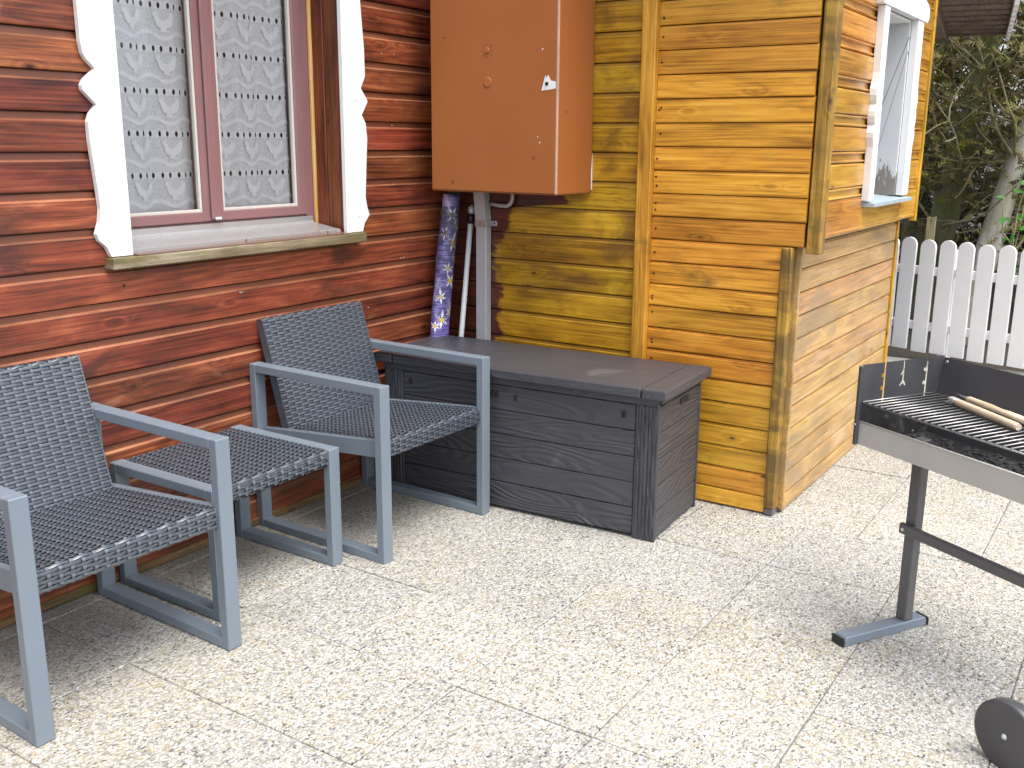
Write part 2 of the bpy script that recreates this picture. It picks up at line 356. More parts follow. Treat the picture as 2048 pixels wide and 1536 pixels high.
    g.set(p.inputs['Normal'], g.bump(h, 0.5, 0.0036)); return m
M['pebble'] = mat_pebbles()
def mat_bark(name, a, b, mossc):
    m, nt, p = new_mat(name); g = N(nt); v = g.roff(g.obj())
    n1 = g.noise(g.scale(v, (14, 14, 2.4)), 1.0, 6, 0.7); n2 = g.noise(v, 3.5, 4)
    c = g.ramp(n1, [(0.3, a), (0.68, b)]); c = g.mix(g.math('MULTIPLY', g.smooth(n2, 0.42, 0.62), 0.7), c, mossc)
    g.set(p.inputs['Base Color'], c); p.inputs['Roughness'].default_value = 0.85
    g.set(p.inputs['Normal'], g.bump(n1, 0.9, 0.02)); return m
M['bark_moss'] = mat_bark('mossy_bark', (0.05, 0.042, 0.022), (0.17, 0.155, 0.085), (0.085, 0.11, 0.028))
M['bark_pale'] = mat_bark('pale_bark', (0.20, 0.18, 0.15), (0.50, 0.47, 0.41), (0.26, 0.25, 0.15))
M['twig'] = mat_bark('lichen_twig', (0.15, 0.13, 0.065), (0.34, 0.30, 0.17), (0.22, 0.21, 0.085))
def mat_leaf(name, cols, tr=0.25):
    m, nt, p = new_mat(name); g = N(nt)
    geo = g.node('ShaderNodeNewGeometry'); ri = geo.outputs['Random Per Island']
    pos = geo.outputs['Position']
    f = g.math('ADD', g.math('MULTIPLY', ri, 0.5), g.math('MULTIPLY', g.smooth(g.noise(pos, 1.9, 3), 0.35, 0.65), 0.5))
    c = g.ramp(f, [(i/(len(cols)-1), k) for i, k in enumerate(cols)])
    g.set(p.inputs['Base Color'], c); p.inputs['Roughness'].default_value = 0.6
    tl = g.node('ShaderNodeBsdfTranslucent'); g.set(tl.inputs[0], c)
    mx = g.node('ShaderNodeMixShader'); mx.inputs[0].default_value = tr
    nt.links.new(p.outputs[0], mx.inputs[1]); nt.links.new(tl.outputs[0], mx.inputs[2])
    nt.links.new(mx.outputs[0], nt.nodes['Material Output'].inputs[0]); return m
M['cypress'] = mat_leaf('cypress_foliage', [(0.040, 0.048, 0.010), (0.085, 0.100, 0.016), (0.130, 0.075, 0.026), (0.16, 0.16, 0.018), (0.22, 0.20, 0.020)])
M['cypress_dark'] = mat_leaf('dark_conifer_foliage', [(0.020, 0.023, 0.009), (0.038, 0.047, 0.013), (0.066, 0.042, 0.020), (0.060, 0.074, 0.016)], 0.12)
M['leafgreen'] = mat_leaf('fresh_green_leaf', [(0.05, 0.22, 0.02), (0.09, 0.33, 0.03)], 0.4)
def mat_glass():
    m = bpy.data.materials.new('window_glass'); m.use_nodes = True; nt = m.node_tree; nt.nodes.clear(); g = N(nt)
    out = g.node('ShaderNodeOutputMaterial'); tr = g.node('ShaderNodeBsdfTransparent'); tr.inputs[0].default_value = (0.93, 0.95, 0.95, 1)
    gl = g.node('ShaderNodeBsdfGlossy'); gl.inputs['Roughness'].default_value = 0.02
    fr = g.node('ShaderNodeFresnel'); fr.inputs[0].default_value = 1.5
    mx = g.node('ShaderNodeMixShader'); g.set(mx.inputs[0], g.math('MULTIPLY', fr.outputs[0], 1.3, clamp=True))
    nt.links.new(tr.outputs[0], mx.inputs[1]); nt.links.new(gl.outputs[0], mx.inputs[2]); nt.links.new(mx.outputs[0], out.inputs[0]); return m
M['glass'] = mat_glass()
def mat_lace(name, dens, col=(0.78, 0.77, 0.80), slots=False, stripes=0.0):
    m, nt, p = new_mat(name); g = N(nt); nt.nodes.remove(p)
    out = nt.nodes['Material Output']; uv = g.node('ShaderNodeTexCoord').outputs['UV']
    sp = g.node('ShaderNodeSeparateXYZ'); g.set(sp.inputs[0], uv)
    df = g.node('ShaderNodeBsdfDiffuse'); df.inputs[0].default_value = (*col, 1)
    tl = g.node('ShaderNodeBsdfTranslucent'); tl.inputs[0].default_value = (*col, 1)
    m1 = g.node('ShaderNodeMixShader'); m1.inputs[0].default_value = 0.08
    nt.links.new(df.outputs[0], m1.inputs[1]); nt.links.new(tl.outputs[0], m1.inputs[2])
    tr = g.node('ShaderNodeBsdfTransparent'); mx = g.node('ShaderNodeMixShader')
    nt.links.new(tr.outputs[0], mx.inputs[1]); nt.links.new(m1.outputs[0], mx.inputs[2]); nt.links.new(mx.outputs[0], out.inputs[0])
    a = dens
    if slots:   # uv.x in metres, uv.y 0..1 : open ribbon slots
        u = g.math('SUBTRACT', g.math('FRACT', g.math('MULTIPLY', sp.outputs[0], 1/0.030)), 0.5)
        v = g.math('SUBTRACT', sp.outputs[1], 0.5)
        e = g.math('ADD', g.math('POWER', g.math('DIVIDE', u, 0.16), 2.0), g.math('POWER', g.math('DIVIDE', v, 0.42), 2.0))
        a = g.math('MULTIPLY', g.smooth(e, 0.8, 1.2), dens)
    elif stripes > 0:
        cmb = g.node('ShaderNodeCombineXYZ'); g.set(cmb.inputs[0], g.math('MULTIPLY', sp.outputs[0], 420.0)); g.set(cmb.inputs[1], g.math('MULTIPLY', sp.outputs[1], 14.0))
        nn = g.noise(cmb.outputs[0], 1.0, 3, 0.6)
        a = g.math('MULTIPLY_ADD', g.smooth(nn, 0.4, 0.65), stripes, dens-stripes/2)
    g.set(mx.inputs[0], a); return m
M['lace'] = mat_lace('lace_net', 0.86, (0.95, 0.94, 0.97), stripes=0.22)
M['lace_solid'] = mat_lace('lace_motif', 0.97, (0.95, 0.94, 0.96))
M['lace_slots'] = mat_lace('lace_ribbon_band', 0.97, (0.93, 0.92, 0.95), slots=True)
def mat_wrap():
    m, nt, p = new_mat('purple_oilcloth'); g = N(nt); v = g.obj()
    ln = g.noise(g.scale(v, (18, 18, 170)), 1.0, 3); bl = g.noise(v, 11, 4, 0.6, 0.5)
    c = g.mix(g.smooth(ln, 0.35, 0.68), (0.065, 0.042, 0.21), (0.24, 0.20, 0.50))
    c = g.mix(g.math('MULTIPLY', g.smooth(bl, 0.53, 0.64), 0.7), c, (0.50, 0.47, 0.66))
    g.set(p.inputs['Base Color'], c); p.inputs['Roughness'].default_value = 0.38
    p.inputs['Coat Weight'].default_value = 0.7; p.inputs['Coat Roughness'].default_value = 0.1
    g.set(p.inputs['Normal'], g.bump(g.noise(g.scale(v, (30, 30, 16)), 1.0, 5, 0.6, 1.0), 0.6, 0.006)); return m
M['oilcloth'] = mat_wrap()
def mat_film():
    m, nt, p = new_mat('clear_film'); g = N(nt)
    tr = g.node('ShaderNodeBsdfTransparent'); tr.inputs[0].default_value = (0.9, 0.9, 0.92, 1); mx = g.node('ShaderNodeMixShader')
    p.inputs['Base Color'].default_value = (0.16, 0.16, 0.18, 1); p.inputs['Roughness'].default_value = 0.10
    g.set(p.inputs['Normal'], g.bump(g.noise(g.obj(), 45, 4, 0.6, 1.5), 1.0, 0.02))
    sz_ = g.node('ShaderNodeSeparateXYZ'); g.set(sz_.inputs[0], g.obj())
    g.set(mx.inputs[0], g.math('MULTIPLY', g.smooth(g.noise(g.obj(), 40, 3), 0.35, 0.65), g.math('MULTIPLY_ADD', g.smooth(sz_.outputs[2], 0.75, 1.12), 0.7, 0.15)))
    nt.links.new(tr.outputs[0], mx.inputs[1]); nt.links.new(p.outputs[0], mx.inputs[2]); nt.links.new(mx.outputs[0], nt.nodes['Material Output'].inputs[0]); return m
M['film'] = mat_film()
def mat_peel():
    m, nt, p = new_mat('peeling_grey_paint'); g = N(nt); v = g.obj()
    sp = g.node('ShaderNodeSeparateXYZ'); g.set(sp.inputs[0], v)
    n1 = g.noise(g.scale(v, (60, 60, 14)), 1.0, 5, 0.65)
    e = g.math('SUBTRACT', g.math('MULTIPLY', n1, 0.42), g.math('MULTIPLY', sp.outputs[2], 1.0))   # bare wood near the foot of the board
    c = g.mix(g.noise(v, 6, 4), (0.50, 0.51, 0.53), (0.62, 0.63, 0.65))
    c = g.mix(g.smooth(e, 0.095, 0.125), c, (0.20, 0.18, 0.16))
    for k, (sl_, off) in enumerate(((3.2, 0.66), (4.6, 0.60))):      # two long splits in the board
        d = g.math('ABSOLUTE', g.math('SUBTRACT', g.math('ADD', sp.outputs[2], g.math('MULTIPLY', sp.outputs[1], sl_)), off))
        c = g.mix(g.math('MULTIPLY', g.smooth(d, 0.010, 0.003), 0.75), c, (0.09, 0.085, 0.08))
    g.set(p.inputs['Base Color'], c); p.inputs['Roughness'].default_value = 0.5
    g.set(p.inputs['Normal'], g.bump(g.smooth(e, 0.095, 0.125), -0.4, 0.002)); return m
M['peel'] = mat_peel()

# ------------------------------------------------------------------ ground
g_ = MB().add([(-60, -60, -0.05), (90, -60, -0.05), (90, 60, -0.05), (-60, 60, -0.05)], [(0, 1, 2, 3)]).build('ground', M['soil'])
tag(g_, 'bare dark garden soil around the terrace and under the conifers', 'ground', kind='structure')
patio = MB().box(-5.4, 3.30, -4.9, 0.0, -0.045, -0.006, 0).build('patio', M['grout'])
tag(patio, 'terrace of pale washed pebble paving slabs', 'patio', kind='structure')
S = 0.3972
slab_me = []
for k in range(3):
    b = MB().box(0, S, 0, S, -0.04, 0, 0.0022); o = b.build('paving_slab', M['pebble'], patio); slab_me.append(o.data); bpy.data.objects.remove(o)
def slab(x, y, sx=1.0):
    o = link('paving_slab', random.choice(slab_me), patio, (x + random.uniform(-.0006, .0006), y + random.uniform(-.0006, .0006), random.uniform(-.0018, .0012)))
    o.rotation_euler = (random.uniform(-.002, .002), random.uniform(-.002, .002), random.uniform(-.003, .003)); o.scale = (sx, 1, 1)
for i in range(-13, 0):                     # between the wall and the annex corner line
    for j in range(-12, 5):
        y = -1.687 + 0.4*j
        if y + S > 0.02: continue
        slab(-0.065 + 0.4*i + 0.0015, y)
for i in range(0, 8):
    for j in range(-12, 4):
        y = -1.872 + 0.4*j
        if y > -1.45 and i < 4: continue
        if y > -0.9: continue
        slab(-0.065 + 0.4*i + 0.0015, y)
# strip against the red wall
me = MB().box(0, S, 0, 0.083, -0.04, 0, 0.002)
o = me.build('paving_slab', M['pebble'], patio); strip = o.data; bpy.data.objects.remove(o)
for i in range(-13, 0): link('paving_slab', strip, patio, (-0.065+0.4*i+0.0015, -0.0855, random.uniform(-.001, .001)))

# ------------------------------------------------------------------ boards
def board_mesh(name, L, prof, mat, wob=0.0012, seg=10):
    """prof: list of (outward depth, z) from bottom to top; runs along +x, outward = -y"""
    mb = MB(); n = len(prof)
    ph = random.uniform(0, 50)
    pr = [(0.0, prof[0][1])] + prof + [(0.0, prof[-1][1])]; n = len(pr)
    vs = []; k = max(2, int(L/0.25)+1) if wob else 2
    for i in range(k):
        x = L*i/(k-1)
        for q, (d, z) in enumerate(pr):
            dd = d + (mnoise.noise(Vector((x*1.7+ph, z*3, ph)))*wob if d > 0.001 else 0)
            zz = z + mnoise.noise(Vector((x*2.3+ph, 5.1, ph*.7)))*wob*0.8
            vs.append((x, -dd, zz))
    fs = []
    for i in range(k-1):
        for j in range(n-1):
            a = i*n+j; fs.append((a, a+1, a+1+n, a+n))
    fs.append(tuple(range(n))); fs.append(tuple(reversed(range((k-1)*n, k*n))))
    mb.add(vs, [tuple(reversed(f)) for f in fs])
    me = bpy.data.meshes.new(name); me.from_pydata(mb.v, [], mb.f); me.materials.append(mat); me.update()
    return me
def prof_ship(p):      # shiplap board with a set-back tongue strip at its top
    return [(0.0175, 0.0003), (0.0205, 0.0018), (0.0215, 0.006), (0.0215, p*0.755), (0.0200, p*0.768), (0.0128, p*0.805), (0.0122, p*0.962), (0.003, p*0.968), (0.003, p*0.999)]
def prof_v(p):         # narrower board with a slim shadow gap
    return [(0.0165, 0.0003), (0.0195, 0.0018), (0.0205, 0.0055), (0.0205, p*0.86), (0.0195, p*0.875), (0.0155, p*0.885), (0.0150, p*0.955), (0.003, p*0.962), (0.003, p*0.999)]
def prof_mould(p):     # moulded board: wide flat, bead, hollow band, double bead
    return [(0.008, 0.0005), (0.017, 0.003), (0.0185, p*0.05), (0.0165, p*0.075), (0.0085, p*0.09), (0.0085, p*0.24), (0.0165, p*0.255), (0.0195, p*0.28), (0.0165, p*0.305), (0.0110, p*0.32), (0.0185, p*0.345), (0.0205, p*0.37), (0.0205, p*0.94), (0.0165, p*0.97), (0.008, p*0.999)]
def board(parent, mat, x, y, z, L, prof, rz=0.0, name='plank', wob=0.0012):
    return link(name, board_mesh(name, L, prof, mat, wob), parent, (x, y, z), rz)

PZ = 0.1105; Z0 = 0.0075
house = thing('timber_house', 'red stained plank house with a lace curtained window and an ochre return wall', 'house')
wa = MB().box(-5.2, -1.640, 0.0, 0.10, 0.0, 2.50, 0).box(-0.640, 0.0, 0.0, 0.10, 0.0, 2.50, 0).box(-1.640, -0.640, 0.0, 0.10, 0.0, 1.0, 0).build('red_wall', M['dark'], house)
tag(wa, 'red brown stained horizontal plank wall')
for k in range(22):
    z = Z0 + PZ*k
    segs = [(-5.2, -0.021)] if z + PZ < 1.04 else [(-5.2, -1.632), (-0.66, -0.021)]
    for a, b in segs:
        # long runs are joined from two lengths at a random butt joint
        if b - a > 3:
            j = random.uniform(-3.6, -2.9)
            board(wa, M['red'], a, 0, z, j-a-0.001, prof_ship(PZ)); a = j
        board(wa, M['red'], a, 0, z + random.uniform(-.0006, .0006), b-a, prof_ship(PZ))
box('base_board', M['baseboard'], wa, -5.2, -0.022, -0.030, -0.001, 0.001, 0.030, 0.003)
wb = MB().box(0.0, 0.10, -0.97, 0.0, 0.0, 2.50, 0).build('return_wall', M['dark'], house)
tag(wb, 'ochre stained plank return wall with red paint carried round the corner')
for k in range(22):
    z = Z0 + PZ*k
    board(wb, M['yellow_old'], 0, -0.001, z + random.uniform(-.0006, .0006), 0.941, [(d*0.9, zz) for d, zz in [(0.0175, 0.0003), (0.0205, 0.0018), (0.0215, 0.005), (0.0215, PZ*0.85), (0.0205, PZ*0.862), (0.0170, PZ*0.870), (0.0165, PZ*0.965), (0.003, PZ*0.970), (0.003, PZ*0.999)]], R(-90))
MB().box(-0.050, -0.001, -1.001, -0.943, 0.0, 2.5, 0.004).build('batten', M['batten'], wb)
# old bracket marks under the sill
for mx_, mz, ww in ((-1.655, 0.935, 0.05), (-0.69, 0.915, 0.035)):
    nail = MB().tube([(mx_, -0.0215, mz), (mx_, -0.0235, mz)], 0.004, 8).build('nail_hole', M['dark'], wa)
rng = random.Random(4)
for k in range(14):
    nx, nz = rng.choice([(-0.40, 1.70), (-0.33, 1.20), (-0.42, 1.43), (-0.30, 0.9), (-0.15, 1.31), (-0.5, 0.72), (-1.2, 0.86), (-1.9, 0.79), (-2.1, 0.75), (-2.2, 1.45), (-0.25, 1.1)])
    nx += rng.uniform(-.06, .06)
    MB().tube([(nx, -0.0205, nz), (nx, -0.0235, nz)], 0.0028, 6).build('nail', M['bolt'], wa)

# ---- eaves (above the picture, they shade the top of the walls)
ev = MB().box(-5.6, 0.35, -0.22, 0.5, 2.52, 2.56, 0.002).build('eaves', M['soffit'], house)

# ---- window
win = link('window', None, house); win.empty_display_size = .1
ztop = 2.28
def jamb(name, mat, x0, x1, y0, y1, z0, z1, b=0.002): return box(name, mat, win, x0, x1, y0, y1, z0, z1, b)
jamb('reveal', M['reveal'], -0.664, -0.640, -0.020, 0.062, 1.035, ztop)
jamb('reveal', M['reveal'], -0.668, -0.640, 0.063, 0.118, 1.035, ztop)
jamb('raw_strip', M['rawwood'], -0.678, -0.640, 0.119, 0.131, 1.045, ztop)
jamb('reveal', M['reveal'], -1.640, -1.622, -0.018, 0.130, 1.035, ztop)
jamb('lintel', M['reveal'], -1.70, -0.60, -0.018, 0.130, ztop+0.001, ztop+0.1)
jamb('outer_frame', M['sash'], -0.715, -0.664, 0.132, 0.185, 1.05, ztop)
jamb('outer_frame', M['sash'], -1.640, -1.600, 0.132, 0.185, 1.05, ztop)
jamb('outer_frame', M['sash'], -1.599, -0.716, 0.138, 0.185, 1.05, 1.092)
def sash(x0, x1):
    z0, z1 = 1.093, ztop-0.02; w_ = 0.044
    yf = 0.126
    MB().box(x0, x0+w_, yf, 0.178, z0, z1, 0.004).build('sash_stile', M['sash'], win)
    MB().box(x1-w_, x1, yf, 0.178, z0, z1, 0.004).build('sash_stile', M['sash'], win)
    MB().box(x0+w_, x1-w_, yf+.001, 0.178, z0, z0+w_*0.75, 0.003).build('sash_rail', M['sash'], win)
    MB().box(x0+w_, x1-w_, yf+.001, 0.178, z1-w_, z1, 0.003).build('sash_rail', M['sash'], win)
    a, b_, c, d = x0+w_, x1-w_, z0+w_*0.75, z1-w_
    t = 0.010
    MB().box(a, a+t, 0.133, 0.15, c, d, .001).box(b_-t, b_, 0.133, 0.15, c, d, .001).box(a+t, b_-t, 0.1335, 0.15, c, c+t, .001).build('glazing_bead', M['cream'], win)
    MB().add([(a, 0.145, c), (b_, 0.145, c), (b_, 0.145, d), (a, 0.145, d)], [(0, 1, 2, 3)]).build('glass_pane', M['glass'], win)
    return a, b_, c
sL = sash(-1.600, -1.168); sR = sash(-1.166, -0.716)
box('astragal', M['sash'], win, -1.186, -1.148, 0.112, 0.1258, 1.10, ztop-0.02, 0.005)
box('plate', M['white'], win, -1.176, -1.150, 0.1095, 0.1118, 1.10, 1.108, 0.0005)
# aluminium weather sill, sloping
MB().prism([(0.124, 1.086), (0.1375, 1.086), (0.1375, 1.050), (0.0, 1.0285), (-0.018, 1.0285), (-0.018, 1.040), (-0.010, 1.043), (0.118, 1.062), (0.124, 1.068)], -1.620, -0.690, 'x').build('weather_sill', M['alu'], win)
MB().prism([(-0.060, 1.0252), (-0.060, 1.0285), (-0.0185, 1.0315), (-0.0185, 1.0252)], -1.622, -0.679, 'x').build('sill_top', M['silltop'], win)
MB().prism([(0.115, 1.058), (0.115, 1.040), (-0.015, 1.0285), (-0.015, 1.040)], -0.689, -0.6785, 'x').build('sill_end', M['reveal'], win)
box('sill_board', M['sill_wood'], win, -1.712, -0.592, -0.064, 0.01, 0.990, 1.0245, 0.003)
for hx in (-1.16, -0.76):
    MB().tube([(hx, -0.017, 1.035), (hx, -0.0192, 1.035)], 0.003, 8).build('drain_hole', M['dark'], win)
# scalloped white surround boards
LT = [(-1.732, 1.747), (-1.742, 1.635), (-1.737, 1.604), (-1.728, 1.589), (-1.702, 1.565), (-1.739, 1.534), (-1.749, 1.518), (-1.748, 1.504), (-1.707, 1.465), (-1.729, 1.441), (-1.739, 1.417), (-1.739, 1.362), (-1.733, 1.291), (-1.727, 1.219), (-1.724, 1.171), (-1.730, 1.133), (-1.744, 1.097), (-1.738, 1.077), (-1.715, 1.058), (-1.701, 1.0265)]
up = [(x, 2*1.69-z) for x, z in reversed(LT) if z < 1.74]
pl = [(-1.626, 1.0265), (-1.626, 2.34)] + [(x, z) for x, z in up if z < 2.34] + [(-1.732, 1.72)] + LT[1:]
pl = pl[:2] + [p for p in pl[2:] if p[1] < 2.33]
MB().prism([(-1.626, 1.0265), (-1.626, 2.33), (-1.70, 2.33)] + [p for p in up if p[1] < 2.30] + LT[1:], -0.041, -0.0225, 'y', 0.0012).build('scalloped_trim', M['white'], win)
RT = [(-0.569, 1.878), (-0.563, 1.802), (-0.554, 1.702), (-0.553, 1.606), (-0.578, 1.562), (-0.543, 1.521), (-0.543, 1.512), (-0.576, 1.465), (-0.556, 1.435), (-0.549, 1.379), (-0.558, 1.272), (-0.567, 1.159), (-0.559, 1.12), (-0.546, 1.09), (-0.577, 1.057), (-0.587, 1.0265)]
upr = [(x, 2*1.86-z) for x, z in reversed(RT) if z < 1.85]
MB().prism([(-0.677, 1.0265), (-0.677, 2.33), (-0.60, 2.33)] + [p for p in upr if p[1] < 2.30] + RT, -0.041, -0.0225, 'y', 0.0012).build('scalloped_trim', M['white'], win)
for (tx, tz) in ((-1.69, 1.075), (-1.70, 1.50), (-0.61, 1.085), (-0.61, 1.515)):
    MB().tube([(tx, -0.0405, tz), (tx, -0.0422, tz)], 0.0035, 8).build('screw', M['zinc'], win)
# dim room behind the curtain
rm = MB()
rx0, rx1, ry0, ry1, rz0, rz1 = -2.6, -0.11, 0.19, 2.6, 0.2, 2.5
rm.add([(rx0, ry0, rz0), (rx1, ry0, rz0), (rx1, ry1, rz0), (rx0, ry1, rz0), (rx0, ry0, rz1), (rx1, ry0, rz1), (rx1, ry1, rz1), (rx0, ry1, rz1)],
       [(0, 1, 2, 3), (7, 6, 5, 4), (2, 6, 7, 3), (0, 3, 7, 4), (1, 5, 6, 2)]).build('room', M['interior'], house)

# ---- lace curtains
HEN = [(-.50, .30), (-.42, .38), (-.40, .50), (-.34, .42), (-.30, .50), (-.25, .38), (-.20, .20), (-.10, .10), (.04, .06), (.15, .13), (.25, .29), (.36, .47), (.47, .42), (.52, .27), (.45, .02), (.36, -.14), (.18, -.28), (.10, -.30), (.09, -.42), (.17, -.47), (.02, -.47), (.04, -.30), (-.04, -.30), (-.05, -.42), (.0, -.47), (-.14, -.47), (-.09, -.42), (-.10, -.28), (-.25, -.20), (-.36, -.02), (-.38, .20)]
def fold(x, z, ph):
    return 0.007*math.sin(x*36+ph) + 0.004*math.sin(x*83+ph*2.1+z*1.3)
def curtain(x0, x1, label, ph, hens):
    t = thing('lace_curtain', label, 'curtain', (0, 0.168, 0)); zb0 = 1.253; tier = 0.1345
    Y = lambda x, z: fold(x, z, ph)
    def sheet(fn_lo, fn_hi, off, nx=60, nz=2):
        vs = []; fs = []; uv = []
        for i in range(nx+1):
            x = x0 + (x1-x0)*i/nx
            for j in range(nz+1):
                z = fn_lo(x) + (fn_hi(x)-fn_lo(x))*j/nz
                vs.append((x, Y(x, z)-off, z)); uv.append((x-x0, (j/nz)))
        for i in range(nx):
            for j in range(nz):
                a = i*(nz+1)+j; fs.append((a, a+nz+1, a+nz+2, a+1))
        return vs, fs, uv
    def mk(name, vs, fs, uv, mat):
        me = bpy.data.meshes.new(name); me.from_pydata(vs, [], fs); me.materials.append(mat)
        l = me.uv_layers.new(name='UVMap')
        for lp in me.loops: l.data[lp.index].uv = uv[lp.vertex_index]
        for p_ in me.polygons: p_.use_smooth = True
        return link(name, me, t)
    for k in range(8):
        zb = zb0 + tier*k
        mk('net', *sheet(lambda x: zb-0.011-0.1125+(0.003 if k == 0 else 0), lambda x: zb-0.0105, 0, 60, 3), M['lace'])
        mk('ribbon_band', *sheet(lambda x: zb-0.011, lambda x: zb+0.011, 0.0020), M['lace_slots'])
        sc = lambda x: zb-0.092 + 0.010*math.cos((x-x0)/hens*2*math.pi)
        mk('scallop_edge', *sheet(lambda x: sc(x)-0.0080, lambda x: sc(x)+0.0060, 0.0028), M['lace_solid'])
        n = int((x1-x0)/hens)+1
        for i in range(n):
            cx = x0 + hens*(i+0.5)
            if cx+0.035 > x1: continue
            cz = zb - 0.051
            bm = bmesh.new(); f = bm.faces.new([bm.verts.new((cx+px*0.078, 0, cz+pz*0.066)) for px, pz in HEN]); bmesh.ops.triangulate(bm, faces=[f])
            for v in bm.verts: v.co.y = Y(v.co.x, cz)-0.0045
            me = bpy.data.meshes.new('hen_motif'); bm.to_mesh(me); bm.free(); me.materials.append(M['lace_solid'])
            link('hen_motif', me, t)
    # picot side hem
    hx = x1-0.004 if ph < 1.5 else x1-0.003
    mk('hem', [(hx-0.003, Y(hx, 1.2)-.002, 1.15), (hx+0.003, Y(hx, 1.2)-.002, 1.15), (hx+0.003, Y(hx, 1.2)-.002, 2.2), (hx-0.003, Y(hx, 1.2)-.002, 2.2)], [(0, 1, 2, 3)], [(0, 0), (.1, 0), (.1, 1), (0, 1)], M['lace_solid'])
curtain(-1.595, -1.170, 'white lace curtain with hens behind the left window pane', 0.6, 0.118)
curtain(-1.118, -0.722, 'white lace curtain with hens behind the right window pane', 2.4, 0.112)

# ------------------------------------------------------------------ annex
annex = thing('timber_annex', 'honey coloured plank annex with jettied upper side and a white framed window', 'annex')
PA = 0.0858
fa = MB().box(0.003, 0.09, -1.545, -0.975, 0.012, 2.5, 0).box(0.003, 0.09, -1.59, -1.545, 1.015, 2.5, 0).build('front_wall', M['dark'], annex)
nail_me = MB().tube([(0, 0, 0), (0, -0.002, 0)], 0.0042, 6).build('nail', M['blackplastic']).data
bpy.data.objects.remove(bpy.data.objects['nail'] if 'nail' in bpy.data.objects and bpy.data.objects['nail'].data == nail_me else [o for o in bpy.data.objects if o.data == nail_me][0])
for k in range(28):
    z = -0.015 + PA*k + random.uniform(-.0008, .0008)
    L = 0.514 if z < 0.99 else 0.590
    pr = prof_v(PA)
    if k == 0: pr = [(d, max(zz, 0.022)) for d, zz in pr]; 
    if k == 0: pr = [(0.0205, 0.022), (0.0205, PA*0.90), (0.0165, PA*.935), (0.011, PA*.95), (0.0105, PA*.999)]
    board(fa, M['yellow'], 0, -1.002, z, L - random.uniform(0, .004), pr, R(-90))
    for q in range(2):
        if random.random() < 0.7:
            o = link('nail', nail_me, fa, (-0.0203, -1.002-random.uniform(0.010, 0.022), z+random.uniform(.02, .06)), R(-90))
box('plinth_board', M['baseboard'], fa, -0.016, 0.002, -1.44, -1.004, -0.012, 0.006, 0.002)
# lower corner post and side
sw_ = MB().box(0.09, 1.50, -1.545, -1.47, 0.012, 1.04, 0).build('side_wall', M['dark'], annex)
MB().box(-0.034, 0.020, -1.5565, -1.517, 0.030, 1.012, 0.004).build('corner_post', M['post'], annex)
MB().box(0.0205, 0.036, -1.5755, -1.546, 0.020, 1.03, 0.003).build('corner_strip', M['yellow_side'], annex)
box('steel_foot', M['bbqleg'], annex, -0.030, 0.02, -1.553, -1.520, 0.004, 0.0295, 0.002)
for k in range(13):
    z = -0.015 + PA*k + random.uniform(-.001, .001)
    pr = prof_v(PA)
    if k == 0: pr = [(0.0205, 0.022), (0.0205, PA*0.90), (0.0165, PA*.935), (0.011, PA*.95), (0.0105, PA*.999)]
    if z > 1.0: pr = [(d, min(zz, 1.032-z)) for d, zz in pr]
    board(sw_, M['yellow_side'], 0.037, -1.546, z, 1.43 - random.uniform(0, .012), pr)
MB().box(1.472, 1.50, -1.575, -1.548, 0.01, 1.034, 0.003).build('corner_board', M['batten'], annex)
# upper jettied side
us = MB().box(0.09, 0.640, -1.60, -1.50, 1.036, 2.5, 0).box(1.150, 1.57, -1.60, -1.50, 1.036, 2.5, 0).box(0.640, 1.150, -1.60, -1.50, 1.036, 1.13, 0).box(0.640, 1.150, -1.60, -1.50, 1.885, 2.5, 0).build('upper_side_wall', M['dark'], annex)
MB().box(-0.014, 0.048, -1.646, -1.598, 0.992, 2.5, 0.004).build('corner_post', M['post'], annex)
PU = 0.1325
for k in range(11):
    z = 1.036 + PU*k
    segs = [(0.050, 1.555)] if (z+PU < 1.14 or z > 1.95) else [(0.050, 0.595), (1.245, 1.555)]
    if k == 0:
        pr = [(0.016, 0.0), (0.021, 0.004), (0.021, 0.012), (0.0175, 0.016), (0.0195, 0.02), (0.0195, 0.122), (0.016, 0.125), (0.0185, 0.128), (0.0185, .131), (0.011, .1324)]
    else: pr = prof_mould(PU)
    for a, b in segs: board(us, M['yellow_gloss'], a, -1.6005, z, b-a, pr)
    if k == 0: board(us, M['yellow_gloss'], 0.5955, -1.6005, z, 0.649, [(0.016, 0.0), (0.021, 0.004), (0.021, 0.012), (0.0175, 0.016), (0.0195, 0.02), (0.0195, 0.0915)])
MB().box(1.556, 1.585, -1.63, -1.598, 1.015, 2.5, 0.003).build('edge_strip', M['batten'], annex)
# annex window
aw = link('side_window', None, annex); aw.empty_display_size = .1
zs, zt = 1.153, 1.885
SCL = [(0.0, zs), (0.0, 1.36), (-0.006, 1.375), (-0.016, 1.395), (-0.018, 1.415), (-0.010, 1.435), (-0.004, 1.445), (-0.012, 1.455), (-0.018, 1.475), (-0.018, 1.495), (-0.010, 1.515), (-0.004, 1.523), (-0.012, 1.533), (-0.018, 1.555), (-0.016, 1.58), (-0.006, 1.605), (0.0, 1.64), (0.0, zt)]
MB().prism([(0.585+x, z) for x, z in SCL] + [(0.660, zt), (0.660, zs)], -1.648, -1.619, 'y', 0.001).build('scalloped_trim', M['white'], aw)
MB().prism([(1.255-x, z) for x, z in SCL] + [(1.150, zt), (1.150, zs)], -1.648, -1.619, 'y', 0.001).build('scalloped_trim', M['white'], aw)
MB().prism([(0.545, 1.886), (1.30, 1.886), (1.325, 1.905), (1.325, 1.945), (1.29, 1.96), (1.23, 1.975), (0.95, 1.99), (0.62, 1.975), (0.555, 1.955), (0.535, 1.925)], -1.652, -1.619, 'y', 0.001).build('head_trim', M['white'], aw)
